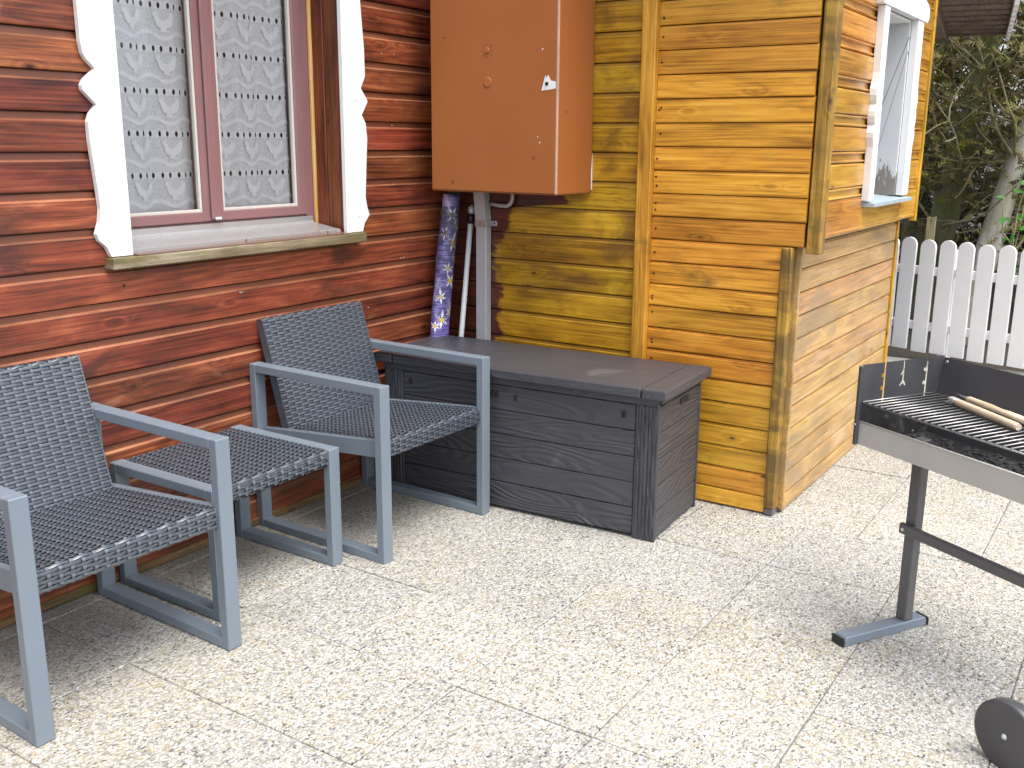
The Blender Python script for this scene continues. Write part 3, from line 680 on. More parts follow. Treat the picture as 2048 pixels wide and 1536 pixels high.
MB().prism([(-1.668, 1.128), (-1.668, 1.142), (-1.50, 1.158), (-1.50, 1.128)], 0.600, 1.262, 'x').build('sill', plain('blue_grey_sill', (0.30, 0.37, 0.41), 0.5, var=0.3, vscale=20), aw)
MB().box(0, 0.02, 0, 0.17, 0, 0.735, 0.001).build('reveal', M['peel'], aw, (1.130, -1.618, 1.152))
MB().box(0.660, 0.672, -1.618, -1.45, 1.16, 1.884, 0.001).build('reveal', M['white'], aw)
MB().box(0.673, 1.129, -1.618, -1.45, 1.872, 1.884, 0.001).build('reveal', M['white'], aw)
MB().box(0.673, 1.129, -1.455, -1.445, 1.16, 1.871, 0.0).build('dark_pane', M['glass'], aw)
MB().box(0.60, 1.20, -1.40, -1.39, 1.0, 2.0, 0.0).build('inner_blind', M['interior'], aw)
MB().box(0.2, 1.55, -1.0, -0.95, 0.0, 2.5, 0).box(1.50, 1.55, -1.50, -0.9, 0.0, 2.5, 0).build('back_wall', M['dark'], annex)
MB().box(-0.35, 1.75, -1.68, 0.5, 2.53, 2.57, 0.002).build('roof_deck', M['soffit'], annex)

# ------------------------------------------------------------------ wall cabinet, trunking, pipe
cab = thing('wall_cabinet', 'orange brown sheet metal cabinet hung in the wall corner', 'cabinet', (0, 0, 0))
MB().box(-0.287, -0.0215, -0.735, -0.146, 1.176, 2.05, 0.006, seg=2).build('body', M['cabinet'], cab)
MB().box(-0.2935, -0.2873, -0.728, -0.152, 1.181, 2.045, 0.0028).build('door', M['cabinet'], cab)
def disc(name, mat, par, y, z, r, h=0.004, x=-0.2935):
    MB().tube([(x, y, z), (x-h*0.7, y, z), (x-h, y, z)], [r, r*0.92, r*0.7], 20).build(name, mat, par)
disc('lock_cover', M['cabinet'], cab, -0.424, 1.588, 0.021, 0.003)
disc('lock_cover', M['cabinet'], cab, -0.424, 1.703, 0.011, 0.006)
for k in range(8):
    a = k*math.pi/4; disc('rivet', M['dark'], cab, -0.424+0.024*math.cos(a), 1.703+0.022*math.sin(a), 0.0022, 0.0008)
pk = [(-0.666, 1.553), (-0.682, 1.607), (-0.686, 1.596), (-0.694, 1.608), (-0.706, 1.588), (-0.727, 1.584), (-0.7275, 1.560), (-0.70, 1.556)]
MB().prism(pk, -0.2945, -0.2936, 'x').build('peeled_patch', M['white'], cab)
disc('screw', M['dark'], cab, -0.689, 1.577, 0.007, 0.004, x=-0.2943)
for (yy, zz, l) in ((-0.672, 1.70, .006), (-0.655, 1.39, .005), (-0.665, 1.37, .006)):
    MB().prism([(yy, zz), (yy+l*.6, zz-l), (yy+l, zz-l*.6), (yy+l*.4, zz+l*.3)], -0.2941, -0.2936, 'x').build('chip', M['white'], cab)
MB().prism([(-0.018, 1.185), (-0.0225, 1.33), (-0.0300, 1.26), (-0.027, 1.19)], -0.7359, -0.7352, 'y').build('chip', M['white'], cab)
MB().box(-0.2942, -0.2860, -0.7365, -0.7290, 1.180, 2.045, 0.001).build('edge_highlight', plain('pale_lacquer_highlight', (0.50, 0.33, 0.24), 0.45, var=0.35, vscale=12), cab)  # edge highlight painted in as a pale strip
tr = thing('cable_trunking', 'grey galvanised cable trunking running down from the cabinet', 'trunking', (0, 0, 0))
MB().box(-0.062, -0.0225, -0.256, -0.204, 0.0, 1.03, 0.002).build('channel', M['zinc'], tr)
def sheared(z0, z1, dx, dy):
    mb = MB(); c = [(-0.063, -0.257), (-0.0225, -0.257), (-0.0225, -0.203), (-0.063, -0.203)]
    return mb.add([(x, y, z0) for x, y in c] + [(x-dx, y+dy, z1) for x, y in c], [(3, 2, 1, 0), (4, 5, 6, 7), (0, 1, 5, 4), (1, 2, 6, 5), (2, 3, 7, 6), (3, 0, 4, 7)])
sheared(1.0305, 1.18, 0.0, 0.013).build('channel', M['zinc'], tr)
MB().box(-0.065, -0.0222, -0.260, -0.200, 1.02, 1.048, 0.001).box(-0.0245, -0.0205, -0.285, -0.2605, 1.024, 1.045, 0.001).build('bracket', M['alu'], tr)
MB().tube([(-0.0245, -0.274, 1.035), (-0.027, -0.274, 1.035)], 0.004, 8).build('screw', M['blackplastic'], tr)
pts = [(-0.035, -0.262, 1.117), (-0.035, -0.30, 1.112), (-0.035, -0.335, 1.110)] + [(-0.035, -0.335-0.035*math.sin(a), 1.145-0.035*math.cos(a)) for a in [R(q) for q in range(15, 91, 15)]] + [(-0.035, -0.372, 1.185)]
tag(MB().tube(pts, 0.0085, 10).build('conduit_pipe', M['pvc']), 'thin pale grey pipe bending up into the cabinet', 'pipe')

# ---- mop handle in the corner
mp = thing('mop_handle', 'white pole with black grip leaning in the wall corner', 'pole', (-0.125, -0.142, 0))
a = Vector((0, 0.03, 0.0)); b = Vector((0.094, -0.012, 1.03))
MB().tube([a, b], 0.0115, 12).build('pole', M['polewhite'], mp)
d = (b-a).normalized()
MB().tube([b-d*0.002, b+d*0.02, b+d*0.04], [0.0135, 0.0155, 0.0145], 12).build('grip', M['blackplastic'], mp)
MB().tube([b+d*0.0405, b+d*0.050, b+d*0.066, b+d*0.078], [0.013, 0.0175, 0.016, 0.006], 14).build('end_cap', M['zinc'], mp)

# ---- rolled oilcloth
ro = thing('oilcloth_roll', 'purple flowered oilcloth roll wrapped in clear film in the corner', 'oilcloth roll', (-0.255, -0.075, 0.002))
P0 = Vector((0, 0, 0)); P1 = Vector((0.168, -0.022, 1.145))
def roll_frame(t, th, extra=0.0):
    p = P0.lerp(P1, t); ax = (P1-P0).normalized(); ex = Vector((1, 0, 0)); ex = (ex-ax*ex.dot(ax)).normalized(); ey = ax.cross(ex)
    rr = 0.052*(1-0.15*t) * (1+0.05*math.sin(3*th+t*9)+0.03*math.sin(t*31+th)) + extra
    return p + ex*math.cos(th)*rr + ey*math.sin(th)*rr*0.72
mb = MB(); nt_, nth = 40, 24; vs = []; fs = []
for i in range(nt_+1):
    for j in range(nth): vs.append(roll_frame(i/nt_, 2*math.pi*j/nth))
for i in range(nt_):
    for j in range(nth): fs.append((i*nth+j, i*nth+(j+1) % nth, (i+1)*nth+(j+1) % nth, (i+1)*nth+j))
fs.append(tuple(range(nth))); fs.append(tuple(reversed(range(nt_*nth, (nt_+1)*nth))))
mb.add(vs, [tuple(reversed(f)) for f in fs], True).build('cloth', M['oilcloth'], ro)
rf = random.Random(11)
for (t, th0, sz) in [(a_, b_, c_*1.35) for a_, b_, c_ in ((0.545, 235, .030), (0.575, 290, .022), (0.63, 215, .026), (0.69, 265, .030), (0.735, 245, .020), (0.83, 262, .033), (0.86, 205, .026), (0.90, 285, .02), (0.93, 240, .026), (0.77, 300, .02), (0.52, 200, .02), (0.60, 320, .018))]:
    th0 = R(th0); n = 6; off = rf.uniform(0, 1)
    f = MB()
    for k in range(n):
        a0 = 2*math.pi*(k+off)/n
        def Q(r, da):
            uu = r*math.cos(a0+da); vv = r*math.sin(a0+da)
            return roll_frame(t + vv/1.12, th0 + uu/0.040, 0.0012)
        L_ = sz*rf.uniform(.75, 1.1)
        f.add([Q(.003, 0), Q(L_*.5, .34), Q(L_, 0), Q(L_*.5, -.34)], [(0, 1, 2, 3)])
    fo = f.build('printed_flower', M['petal'], ro)
    c = MB(); 
    c.add([roll_frame(t + sz*.22*math.sin(q*math.pi/4)/1.12, th0 + sz*.22*math.cos(q*math.pi/4)/.040, 0.002) for q in range(8)], [tuple(range(8))]).build('flower_heart', M['yellowdisc'], fo)
# loose film sleeve
mb = MB(); vs = []; fs = []
for i in range(15):
    t = 0.55+0.034*i
    for j in range(nth):
        th = 2*math.pi*j/nth; q = 0.004+0.006*abs(mnoise.noise(Vector((math.cos(th)*2, math.sin(th)*2, t*17))))
        if i > 11: q -= 0.006*(i-11)
        vs.append(roll_frame(t, th, q))
for i in range(14):
    for j in range(nth): fs.append((i*nth+(j+1) % nth, i*nth+j, (i+1)*nth+j, (i+1)*nth+(j+1) % nth))
mb.add(vs, fs, True).build('film', M['film'], ro)

# ------------------------------------------------------------------ storage box
bx_ = thing('storage_box', 'dark plastic storage box with wood grain boards beside the annex', 'storage box', (-0.508, -1.293, 0), R(3.4))
# local frame: x depth towards the wall, y along the length towards the corner
LB, DB, HB = 1.172, 0.418, 0.515
MB().box(0.012, DB-0.012, 0.012, LB-0.012, 0.012, HB, 0).build('body', M['wicker_core'], bx_)
def bboard(name, L, h, t, mat, loc, rz, par=bx_, rx=0):
    o = MB().box(0, L, 0, t, 0, h, 0.003).build(name, mat, par, loc, rz); return o
hb = [0.012, 0.112, 0.206, 0.300, 0.395, 0.492]
for i in range(5):     # front boards run along -y (local), outward = -x
    bboard('board', LB-0.18, hb[i+1]-hb[i]-0.0022, 0.012, M['boxh'], (0.004, LB-0.09, hb[i]), R(-90))
for y0 in (0.0, LB-0.089):
    MB().box(-0.001, 0.0135, y0, y0+0.088, 0.0, 0.498, 0.004).build('corner_post', M['boxv'], bx_)
    for gx in (0.016, 0.030, 0.044, 0.058, 0.072):
        MB().box(-0.0052, -0.0005, y0+gx-0.0042, y0+gx+0.0042, 0.02, 0.49, 0.0012).build('rib', M['boxv'], bx_)
for i in range(5):     # end boards, right end faces -y
    bboard('end_board', DB-0.03, hb[i+1]-hb[i]-0.0022, 0.012, M['boxh'], (0.015, 0.003, hb[i]), 0)
    bboard('end_board', DB-0.03, hb[i+1]-hb[i]-0.0022, 0.012, M['boxh'], (0.015, LB-0.015, hb[i]), 0)
MB().box(DB-0.0145, DB, 0.0, 0.03, 0.0, 0.498, 0.003).build('rear_post', M['boxv'], bx_)
MB().box(DB-0.0145, DB, LB-0.03, LB, 0.0, 0.498, 0.003).build('rear_post', M['boxv'], bx_)
MB().box(DB-0.010, DB-0.001, 0.031, LB-0.031, 0.012, 0.498, 0.002).build('back_panel', M['boxh'], bx_)
MB().box(-0.006, 0.010, 0.004, LB-0.004, 0.4935, 0.522, 0.003).box(0.0105, DB+0.004, -0.004, 0.009, 0.4985, 0.522, 0.002).build('lid_apron', M['boxlid'], bx_)
lid = MB().box(-0.030, DB+0.012, 0.062, LB-0.062, 0.5225, 0.557, 0.005, seg=2).build('lid', M['boxlid'], bx_)
for y0 in (-0.032, LB-0.058):
    MB().box(-0.031, DB+0.0125, y0, y0+0.090, 0.5222, 0.5575, 0.005, seg=2).build('lid_end_board', M['boxend'], bx_)
for (yy, zz) in ((LB-0.125, .452), (LB-0.045, .450), (LB-0.52, .452), (LB-0.60, .449), (0.135, .449), (0.045, .448), (LB-0.50, 0.4535)):
    xx = -0.0035 if (yy < 0.09 or yy > LB-0.09) else 0.0025
    MB().box(xx, xx+0.004, yy-0.0075, yy+0.0075, zz-0.011, zz+0.011, 0).build('square_recess', M['dark'], bx_)
    MB().box(xx-0.001, xx+0.003, yy-0.0098, yy-0.0078, zz-0.0125, zz+0.0125, 0).box(xx-0.001, xx+0.003, yy-0.0077, yy+0.0098, zz-0.0125, zz-0.0112, 0).build('recess_rim', M['boxh'], bx_)
MB().box(0.20, 0.285, 0.0005, 0.004, 0.458, 0.478, 0).build('grip_slot', M['dark'], bx_)

# ------------------------------------------------------------------ woven furniture
def weave(path, nrm, W, rp=0.0098, cp=0.0284, A=0.0022, seed=1):
    """path: polyline of (y,z); nrm: outward side sign. Strands across x follow the path; ribbons cross it."""
    P = [Vector((0, a, b)) for a, b in path]
    L = [0.0]
    for i in range(1, len(P)): L.append(L[-1] + (P[i]-P[i-1]).length)
    T = L[-1]
    def at(s):
        s = min(max(s, 0), T-1e-6)
        i = 0
        while L[i+1] < s: i += 1
        d = (P[i+1]-P[i]).normalized(); p = P[i] + d*(s-L[i])
        return p, d, Vector((0, -d.z, d.y))*nrm
    rows = int(T/rp); rp = T/rows; cols = int(W/cp); cp = W/cols
    rg = random.Random(seed); mb = MB(); wp = MB()
    for r in range(rows):
        s = (r+.5)*rp + rg.uniform(-.0006, .0006); p, d, n = at(s); hw = rp*0.41
        k = cols*4; vs = []; fs = []
        for i in range(k+1):
            x = W*i/k - W/2
            o = A*math.cos(math.pi*(i/4.0 + r)) + rg.uniform(-.0001, .0001)
            for q, e in ((-hw, -0.0004), (0, 0.0007), (hw, -0.0004)):
                v = p + d*q + n*(o+e); vs.append((x, v.y, v.z))
        for i in range(k):
            for q in (0, 1): fs.append((i*3+q, i*3+q+1, i*3+q+4, i*3+q+3) if nrm < 0 else (i*3+q, i*3+q+3, i*3+q+4, i*3+q+1))
        mb.add(vs, fs, True)
    for c in range(cols+1):
        x = W*c/cols - W/2; vs = []; fs = []; k = rows*2
        for i in range(k+1):
            p, d, n = at(T*i/k)
            o = -A*1.15*math.cos(math.pi*((i/2.0-.5) + c))
            v = p + n*o
            vs += [(max(-W/2, x-0.0046), v.y, v.z), (min(W/2, x+0.0046), v.y, v.z)]
        for i in range(k): fs.append((i*2, i*2+1, i*2+3, i*2+2))
        wp.add(vs, fs, True)
    return mb, wp
def weave_parts(name, parent, *a, **k):
    mb, wp = weave(*a, **k)
    tag(mb.build(name, M['wicker'], parent), kind='stuff'); tag(wp.build(name + '_stakes', M['wicker_stake_lit'], parent), kind='stuff')
def arc(cy, cz, r, a0, a1, n=6):
    return [(cy+r*math.cos(R(a0+(a1-a0)*i/n)), cz+r*math.sin(R(a0+(a1-a0)*i/n))) for i in range(n+1)]
TW, TT = 0.046, 0.030
CW, CD, CH = 0.600, 0.615, 0.606
def build_chair(label, loc, rz, group):
    t = thing('rattan_armchair', label, 'chair', loc, rz, group)
    for s in (-1, 1):
        x0, x1 = (-CW/2, -CW/2+TW) if s < 0 else (CW/2-TW, CW/2)
        MB().box(x0, x1, 0, TT, 0.0, CH, 0.0022).build('leg', M['frame'], t)
        MB().box(x0, x1, CD-TT, CD, 0.0, CH, 0.0022).build('leg', M['frame'], t)
        MB().box(x0+.0004, x1-.0004, TT, CD-TT, CH-TT+.0003, CH-.0004, 0.0022).build('armrest', M['frame'], t)
        MB().box(x0+.0004, x1-.0004, TT, CD-TT, .0004, TT-.0003, 0.0022).build('floor_rail', M['frame'], t)
        xi0, xi1 = (x1-0.022, x1-0.001) if s < 0 else (x0+0.001, x0+0.022)
        MB().prism([(TT+.001, 0.360), (TT+.001, 0.418), (CD-TT-.001, 0.372), (CD-TT-.001, 0.318)], xi0, xi1, 'x', 0.0015).build('seat_rail', M['frame'], t)
    W = CW-2*TW-0.004
    # seat: slopes back; woven skin wraps over the front edge
    f0, f1 = 0.012, 0.52
    zt_ = lambda y: 0.419-0.045*(y-f0)/(f1-f0)
    core = MB().prism([(f0+.004, 0.362), (f0+.004, 0.411), (f1, zt_(f1)-.006), (f1, zt_(f1)-.055)], -W/2, W/2, 'x').build('seat_core', M['wicker_core'], t)
    path = [(f0+.03, 0.3585), (f0+.008, 0.3585)] + [(f0, 0.366), (f0, 0.404)] + arc(f0+.014, 0.404, 0.014, 180, 95, 4) + [(0.2, zt_(0.2)), (f1, zt_(f1))]
    weave_parts('woven_seat', t, path, 1, W, seed=3)
    b0 = Vector((0.470, 0.345)); b1 = Vector((0.592, 0.762)); dd = (b1-b0).normalized(); nn = Vector((-dd.y, dd.x))   # nn points to the front (−y)
    th = 0.032
    c = [b0, b1-dd*0.005, b1-dd*0.005-nn*th, b0-nn*th]
    c = [b0-nn*.004, b1-dd*.006-nn*.004, b1-dd*.006-nn*(th-.004), b0-nn*(th-.004)]
    MB().prism([(p.x, p.y) for p in c], -W/2+.001, W/2-.001, 'x').build('back_core', M['wicker_core'], t)
    path = [(b0.x, b0.y), ((b0.x+b1.x)/2, (b0.y+b1.y)/2), (b1.x-dd.x*.01, b1.y-dd.y*.01), (b1.x-nn.x*.008, b1.y-nn.y*.008), (b1.x-nn.x*(th-.008), b1.y-nn.y*(th-.008)), (b1.x-nn.x*th-dd.x*.01, b1.y-nn.y*th-dd.y*.01), (b0.x-nn.x*th, b0.y-nn.y*th)]
    weave_parts('woven_backrest', t, path, 1, W, seed=5)
    # slim edge band closing the sides of the backrest
    for s in (-1, 1):
        xa = s*(W/2)-0.003*(s > 0)-0.0
        MB().prism([(p.x, p.y) for p in [b0-nn*.001, b1-dd*.004-nn*.001, b1-dd*.004-nn*(th-.001), b0-nn*(th-.001)]], s*(W/2)-0.0025 if s > 0 else -W/2-0.0005, s*(W/2)+0.0005 if s > 0 else -W/2+0.0025, 'x').build('edge_band', M['wicker'], t)
    return t
def dup(root, label, loc, rz):
    r = root.copy(); COL.objects.link(r); r.location = loc; r.rotation_euler = (0, 0, rz); r['label'] = label
    for ch in list(root.children):
        c = ch.copy(); COL.objects.link(c); c.parent = r
    return r
ch1 = build_chair('grey framed rattan armchair at the left end, under the window', (-2.127, -0.655, 0), R(-1.5), 'rattan armchairs along the wall')
ch2 = dup(ch1, 'grey framed rattan armchair between the low table and the storage box', (-0.893, -0.642, 0), R(-1.0))
# low table
tb = thing('rattan_side_table', 'low rattan side table between the two armchairs', 'table', (-1.512, -0.508, 0), R(0))
TWd, TD, TH = 0.520, 0.470, 0.403
for s in (-1, 1):
    x0, x1 = (-TWd/2, -TWd/2+TW) if s < 0 else (TWd/2-TW, TWd/2)
    MB().box(x0, x1, 0, TT, 0, TH, .0022).build('leg', M['frame'], tb)
    MB().box(x0, x1, TD-TT, TD, 0, TH, .0022).build('leg', M['frame'], tb)
    MB().box(x0+.0004, x1-.0004, TT, TD-TT, TH-TT+.0003, TH-.0004, .0022).build('top_rail', M['frame'], tb)
    MB().box(x0+.0004, x1-.0004, TT, TD-TT, .0004, TT-.0003, .0022).build('floor_rail', M['frame'], tb)
W = TWd-2*TW-.002
MB().prism([(0.012, TH-.052), (0.012, TH-.006), (TD-.012, TH-.006), (TD-.012, TH-.052)], -W/2, W/2, 'x').build('top_core', M['wicker_core'], tb)
weave_parts('woven_top', tb, [(0.03, TH-.057), (0.014, TH-.057), (0.006, TH-.050), (0.006, TH-.012)] + arc(0.018, TH-.013, .012, 180, 92, 4) + [(TD-.014, TH-.001), (TD-.006, TH-.01), (TD-.006, TH-.05)], 1, W, seed=9)

# ------------------------------------------------------------------ barbecue
bq = thing('charcoal_barbecue', 'dark metal charcoal barbecue on a tube stand with wheels', 'barbecue', (-0.757, -2.008, 0), math.atan2(-0.515, 0.857))
# local frame: x = front to back (u), -y = along the length (v)
ZB, ZT, BD, BL = 0.555, 0.780, 0.312, 0.72
def slotpanel(y, mirror=False):
    # outline from front bottom, up, along the top with slots
    o = [(0, ZB), (0, ZT-.004), (.004, ZT)]
    def notch(c, zz): return [(c-.003, zz+.006), (c-.012, zz+.006), (c-.012, zz-.004), (c-.003, zz-.004)]
    c = .086
    o += [(c-.003, ZT)] + notch(c, .742) + notch(c, .705) + [(c-.003, .640), (c+.004, .640), (c+.004, ZT)]
    c = .158
    o += [(c-.003, ZT), (c-.003, .752), (c-.011, .740), (c-.009, .735), (c-.003, .741), (c-.003, .722), (c-.013, .708), (c-.009, .704), (c, .713), (c+.009, .704), (c+.013, .708), (c+.003, .722), (c+.003, ZT)]
    c = .248
    o += [(c-.003, ZT)] + notch(c, .745) + notch(c, .706) + [(c-.003, .640), (c+.004, .640), (c+.004, ZT)]
    o += [(BD, ZT), (BD, ZB)]
    return MB().prism(o, y, y-0.0016, 'y')
slotpanel(0.0).build('end_panel', M['bbq'], bq); slotpanel(-BL+.0016).build('end_panel', M['bbq'], bq)
MB().box(-0.0115, -0.0003, -0.010, 0.0015, ZB-.002, ZT-.002, .002).build('end_flange', M['bbq'], bq)
MB().box(0.0, .0016, -BL+.003, -.003, ZB, ZB+.064, 0).build('front_panel', M['bbqmetal'], bq)
MB().tube([(.001, -.004, ZB+.0655), (.001, -BL+.004, ZB+.0655)], .0028, 8).build('front_lip', M['bbqmetal'], bq)
MB().add([(BD-.045, -.003, ZB), (BD, -.003, ZT-.004), (BD, -BL+.003, ZT-.004), (BD-.045, -BL+.003, ZB), (BD-.043, -.003, ZB), (BD+.002, -.003, ZT-.004), (BD+.002, -BL+.003, ZT-.004), (BD-.043, -BL+.003, ZB)],
    [(0, 1, 2, 3), (7, 6, 5, 4), (1, 5, 6, 2), (0, 4, 5, 1), (3, 2, 6, 7), (0, 3, 7, 4)]).build('back_panel', M['bbq'], bq)
MB().box(.0018, BD-.045, -BL+.003, -.003, ZB+.002, ZB+.004, 0).build('tray', M['soot'], bq)
MB().box(.0018, .0030, -BL+.003, -.003, ZB+.004, ZB+.062, 0).build('inner_lining', M['soot'], bq)
MB().tube([(-.0118, -.004, .612), (-.0145, -.004, .612)], .0042, 8).build('bolt', M['bolt'], bq)
MB().tube([(BD-.002, -.016, ZT-.016), (BD-.006, -.016, ZT-.016)], .005, 8).build('bolt', M['bolt'], bq)
MB().box(.004, BD-.05, -.0042, -.0030, ZB+.005, .664, 0).build('sooty_lining', M['soot'], bq)
# ash and charcoal lying in the tray
mb = MB(); ra = random.Random(3)
for k in range(260):
    bm = bmesh.new(); bmesh.ops.create_icosphere(bm, subdivisions=1, radius=ra.uniform(.004, .013))
    for v in bm.verts: v.co *= ra.uniform(.7, 1.25)
    x = ra.uniform(.012, BD-.06); y = -min(BL-.03, max(.03, ra.gauss(.33, .17)))
    bm.verts.index_update(); mb.bm(bm, False, Matrix.Translation((x, y, ZB+.006)) @ Matrix.Diagonal((1, 1, .7, 1)))
ash = mb.build('charcoal_ash', M['ash'], bq); tag(ash, kind='stuff')
# grate
gt = thing('grill_grate', 'chromed wire grate lying in the barbecue', 'grate', bq.location + Vector((0, 0, .672)), bq.rotation_euler.z)
MB().tube([(.006, -.008, 0), (.006, -BL+.008, 0)], .0026, 8).build('frame_wire', M['grate'], gt)
MB().tube([(BD-.035, -.008, 0), (BD-.035, -BL+.008, 0)], .0026, 8).build('frame_wire', M['grate'], gt)
MB().tube([(.10, -.008, -.0045), (.10, -BL+.008, -.0045)], .0022, 8).build('frame_wire', M['grate'], gt)
bar = MB().tube([(.004, 0, .0040), (BD-.033, 0, .0040)], .0022, 8).build('bar', M['grate'], gt, (0, -.010, 0))
k = 1
while .010+.0215*k < BL-.01:
    link('bar', bar.data, gt, (0, -.010-.0215*k, 0)); k += 1
# stand
def leg(v):
    MB().box(.142, .174, -v-.018, -v+.018, .028, .575, .003).build('leg', M['bbqleg'], bq)
leg(.094)
MB().prism([(-.086, .0), (-.086, .018), (-.080, .028), (.222, .028), (.228, .018), (.228, .0)], -.094+.022, -.094-.022, 'y', .0025).build('foot', M['frame'], bq)
MB().box(-.094, -.0865, -.118, -.070, .0, .026, .003).build('end_cap', M['blackplastic'], bq)
MB().box(.2285, .236, -.118, -.070, .0, .026, .003).build('end_cap', M['blackplastic'], bq)
leg(.690-.03)
MB().box(.124, .1415, -.74, -.070, .292, .322, .003).build('cross_bar', M['bbqleg'], bq)
MB().tube([(.1240, -.086, .307), (.1215, -.086, .307)], .0055, 10).build('bolt', M['bolt'], bq)
MB().tube([(.120, -.088, .600), (.118, -.088, .600)], .004, 8).build('bolt', M['bolt'], bq)
MB().tube([(-.165, -.690, .082), (.42, -.690, .082)], .007, 10).build('axle', M['bbqleg'], bq)
def wheel(x):
    wv = MB().tube([(x-.016, -.690, .082), (x-.013, -.690, .082), (x+.013, -.690, .082), (x+.016, -.690, .082)], [.076, .082, .082, .076], 36).build('wheel', M['bbq'], bq)
    MB().tube([(x-.0162, -.690, .082), (x-.020, -.690, .082)], [.008, .003], 12).build('hub', M['zinc'], wv)
wheel(-.155); wheel(.43)
MB().box(.150, .166, -.700, -.655, .07, .12, .002).build('axle_bracket', M['bbqleg'], bq)
# tools on the grate
def tool(name, label, cat, A, B, r0, build):
    A = Vector(A); B = Vector(B)
    t = thing(name, label, cat, A); d = B-A; rz = math.atan2(d.y, d.x); t.rotation_euler = (0, -math.asin(d.z/d.length), rz)
    build(t, d.length); return t
GW = lambda u, v, z: (Matrix.Translation(bq.location) @ Matrix.Rotation(bq.rotation_euler.z, 4, 'Z')) @ Vector((u, -v, z))
def brush(t, L):
    MB().tube([(0.0, 0, 0), (.006, 0, 0), (.05, 0, 0), (L-.012, 0, 0), (L, 0, 0)], [.0080, .0095, .0100, .0098, .0085], 14).build('handle', M['handle'], t)
    MB().box(-.026, -.001, -.009, .009, -.004, .008, .0015).build('ferrule', M['bbqmetal'], t)
    hb_ = MB(); rr = random.Random(2)
    for k in range(120):
        x = rr.uniform(-.025, -.004); y = rr.uniform(-.008, .008)
        hb_.tube([(x, y, -.004), (x-.010+rr.uniform(-.004, .004), y+rr.uniform(-.004, .004), -.0095)], .0007, 3, False)
    tag(hb_.build('bristles', M['bristle'], t), kind='stuff')
tool('grill_brush', 'pale wooden grill brush with steel bristles lying on the grate', 'brush', GW(.205, .149, .6888), GW(.140, .395, .6888), .017, brush)
def spat(t, L):
    MB().tube([(0, 0, 0), (.012, 0, 0), (.10, 0, 0), (.14, 0, 0), (.17, 0, 0), (L, 0, 0)], [.0055, .0085, .0098, .0080, .0095, .0098], 14).build('handle', M['handle'], t)
    MB().tube([(-.055, 0, .001), (.0, 0, 0)], [.0022, .004], 8).build('shaft', M['bbqleg'], t)
tool('grill_tool', 'worn turned wooden tool handle behind the grill brush', 'grill tool', GW(.262, .135, .6886), GW(.200, .39, .6886), .016, spat)

# ------------------------------------------------------------------ fence
fe = thing('picket_fence', 'white picket fence with rounded tops in front of the conifers', 'fence', (3.50, -1.10, -.01), math.atan2(.963, .27))
def picket():
    w_, h = .051, .782
    o = [(-w_, .035), (w_, .035), (w_, h-w_)] + [(w_*math.cos(R(a)), h-w_+w_*math.sin(R(a))) for a in range(15, 180, 15)] + [(-w_, h-w_)]
    return MB().prism(o, -.009, .009, 'y', .0012).build('picket', M['fence'], fe)
pk0 = picket(); pk0.location = (.254, 0, 0)
for k in range(-25, 2):
    o = link('picket', pk0.data, fe, (.127*k + random.uniform(-.003, .003) + (.008 if k == -1 else 0), random.uniform(-.001, .001), random.uniform(-.006, .006)))
    o.rotation_euler = (0, random.uniform(-.006, .006), 0)
for zz in (.178, .545): MB().box(-3.3, .35, -.032, -.0105, zz, zz+.056, .002).build('rail', M['fence'], fe)
for xx in (-.40, -2.0): MB().box(xx-.03, xx+.03, -.095, -.033, -.03, .72, .004).build('fence_post', M['fence'], fe)

# ------------------------------------------------------------------ trees
def limb_path(p, d, L, n, curl, droop, rg):
    pts = [Vector(p)]; d = Vector(d).normalized()
    for i in range(n):
        d = (d + Vector((rg.uniform(-curl, curl), rg.uniform(-curl, curl), rg.uniform(-curl, curl)+droop))).normalized()
        pts.append(pts[-1] + d*L/n)
    return pts
def sprays(mb, pts_list, rg, n, size, spread):
    for _ in range(n):
        pts = rg.choice(pts_list); i = rg.randrange(max(1, len(pts)//3), len(pts))
        c = pts[i] + Vector((rg.gauss(0, spread), rg.gauss(0, spread), rg.gauss(0, spread)))
        ax = Vector((rg.uniform(-1, 1), rg.uniform(-1, 1), rg.uniform(-.3, .9))).normalized()
        sd_ = ax.orthogonal().normalized(); sd_.rotate(Matrix.Rotation(rg.uniform(0, 6.28), 3, ax))
        up_ = ax.cross(sd_); s = size*rg.uniform(.6, 1.4); vs = []; fs = []
        # a flat scaly frond: central shoot with side shoots
        for k in range(7):
            f = k/6; side = (-1) ** k; l = s*(0.55-0.35*f)
            b = c + ax*s*f*.9; tip = b + sd_*side*l*.75 + ax*l*.75 + up_*rg.uniform(-.15, .15)*s
            wv = (ax*.75 - sd_*side*.6)*s*.085; j = len(vs)
            vs += [b-wv, b+wv, tip]; fs.append((j, j+1, j+2))
        j = len(vs); vs += [c-sd_*s*.05, c+sd_*s*.05, c+ax*s*1.15]; fs.append((j, j+1, j+2))
        mb.add(vs, fs)
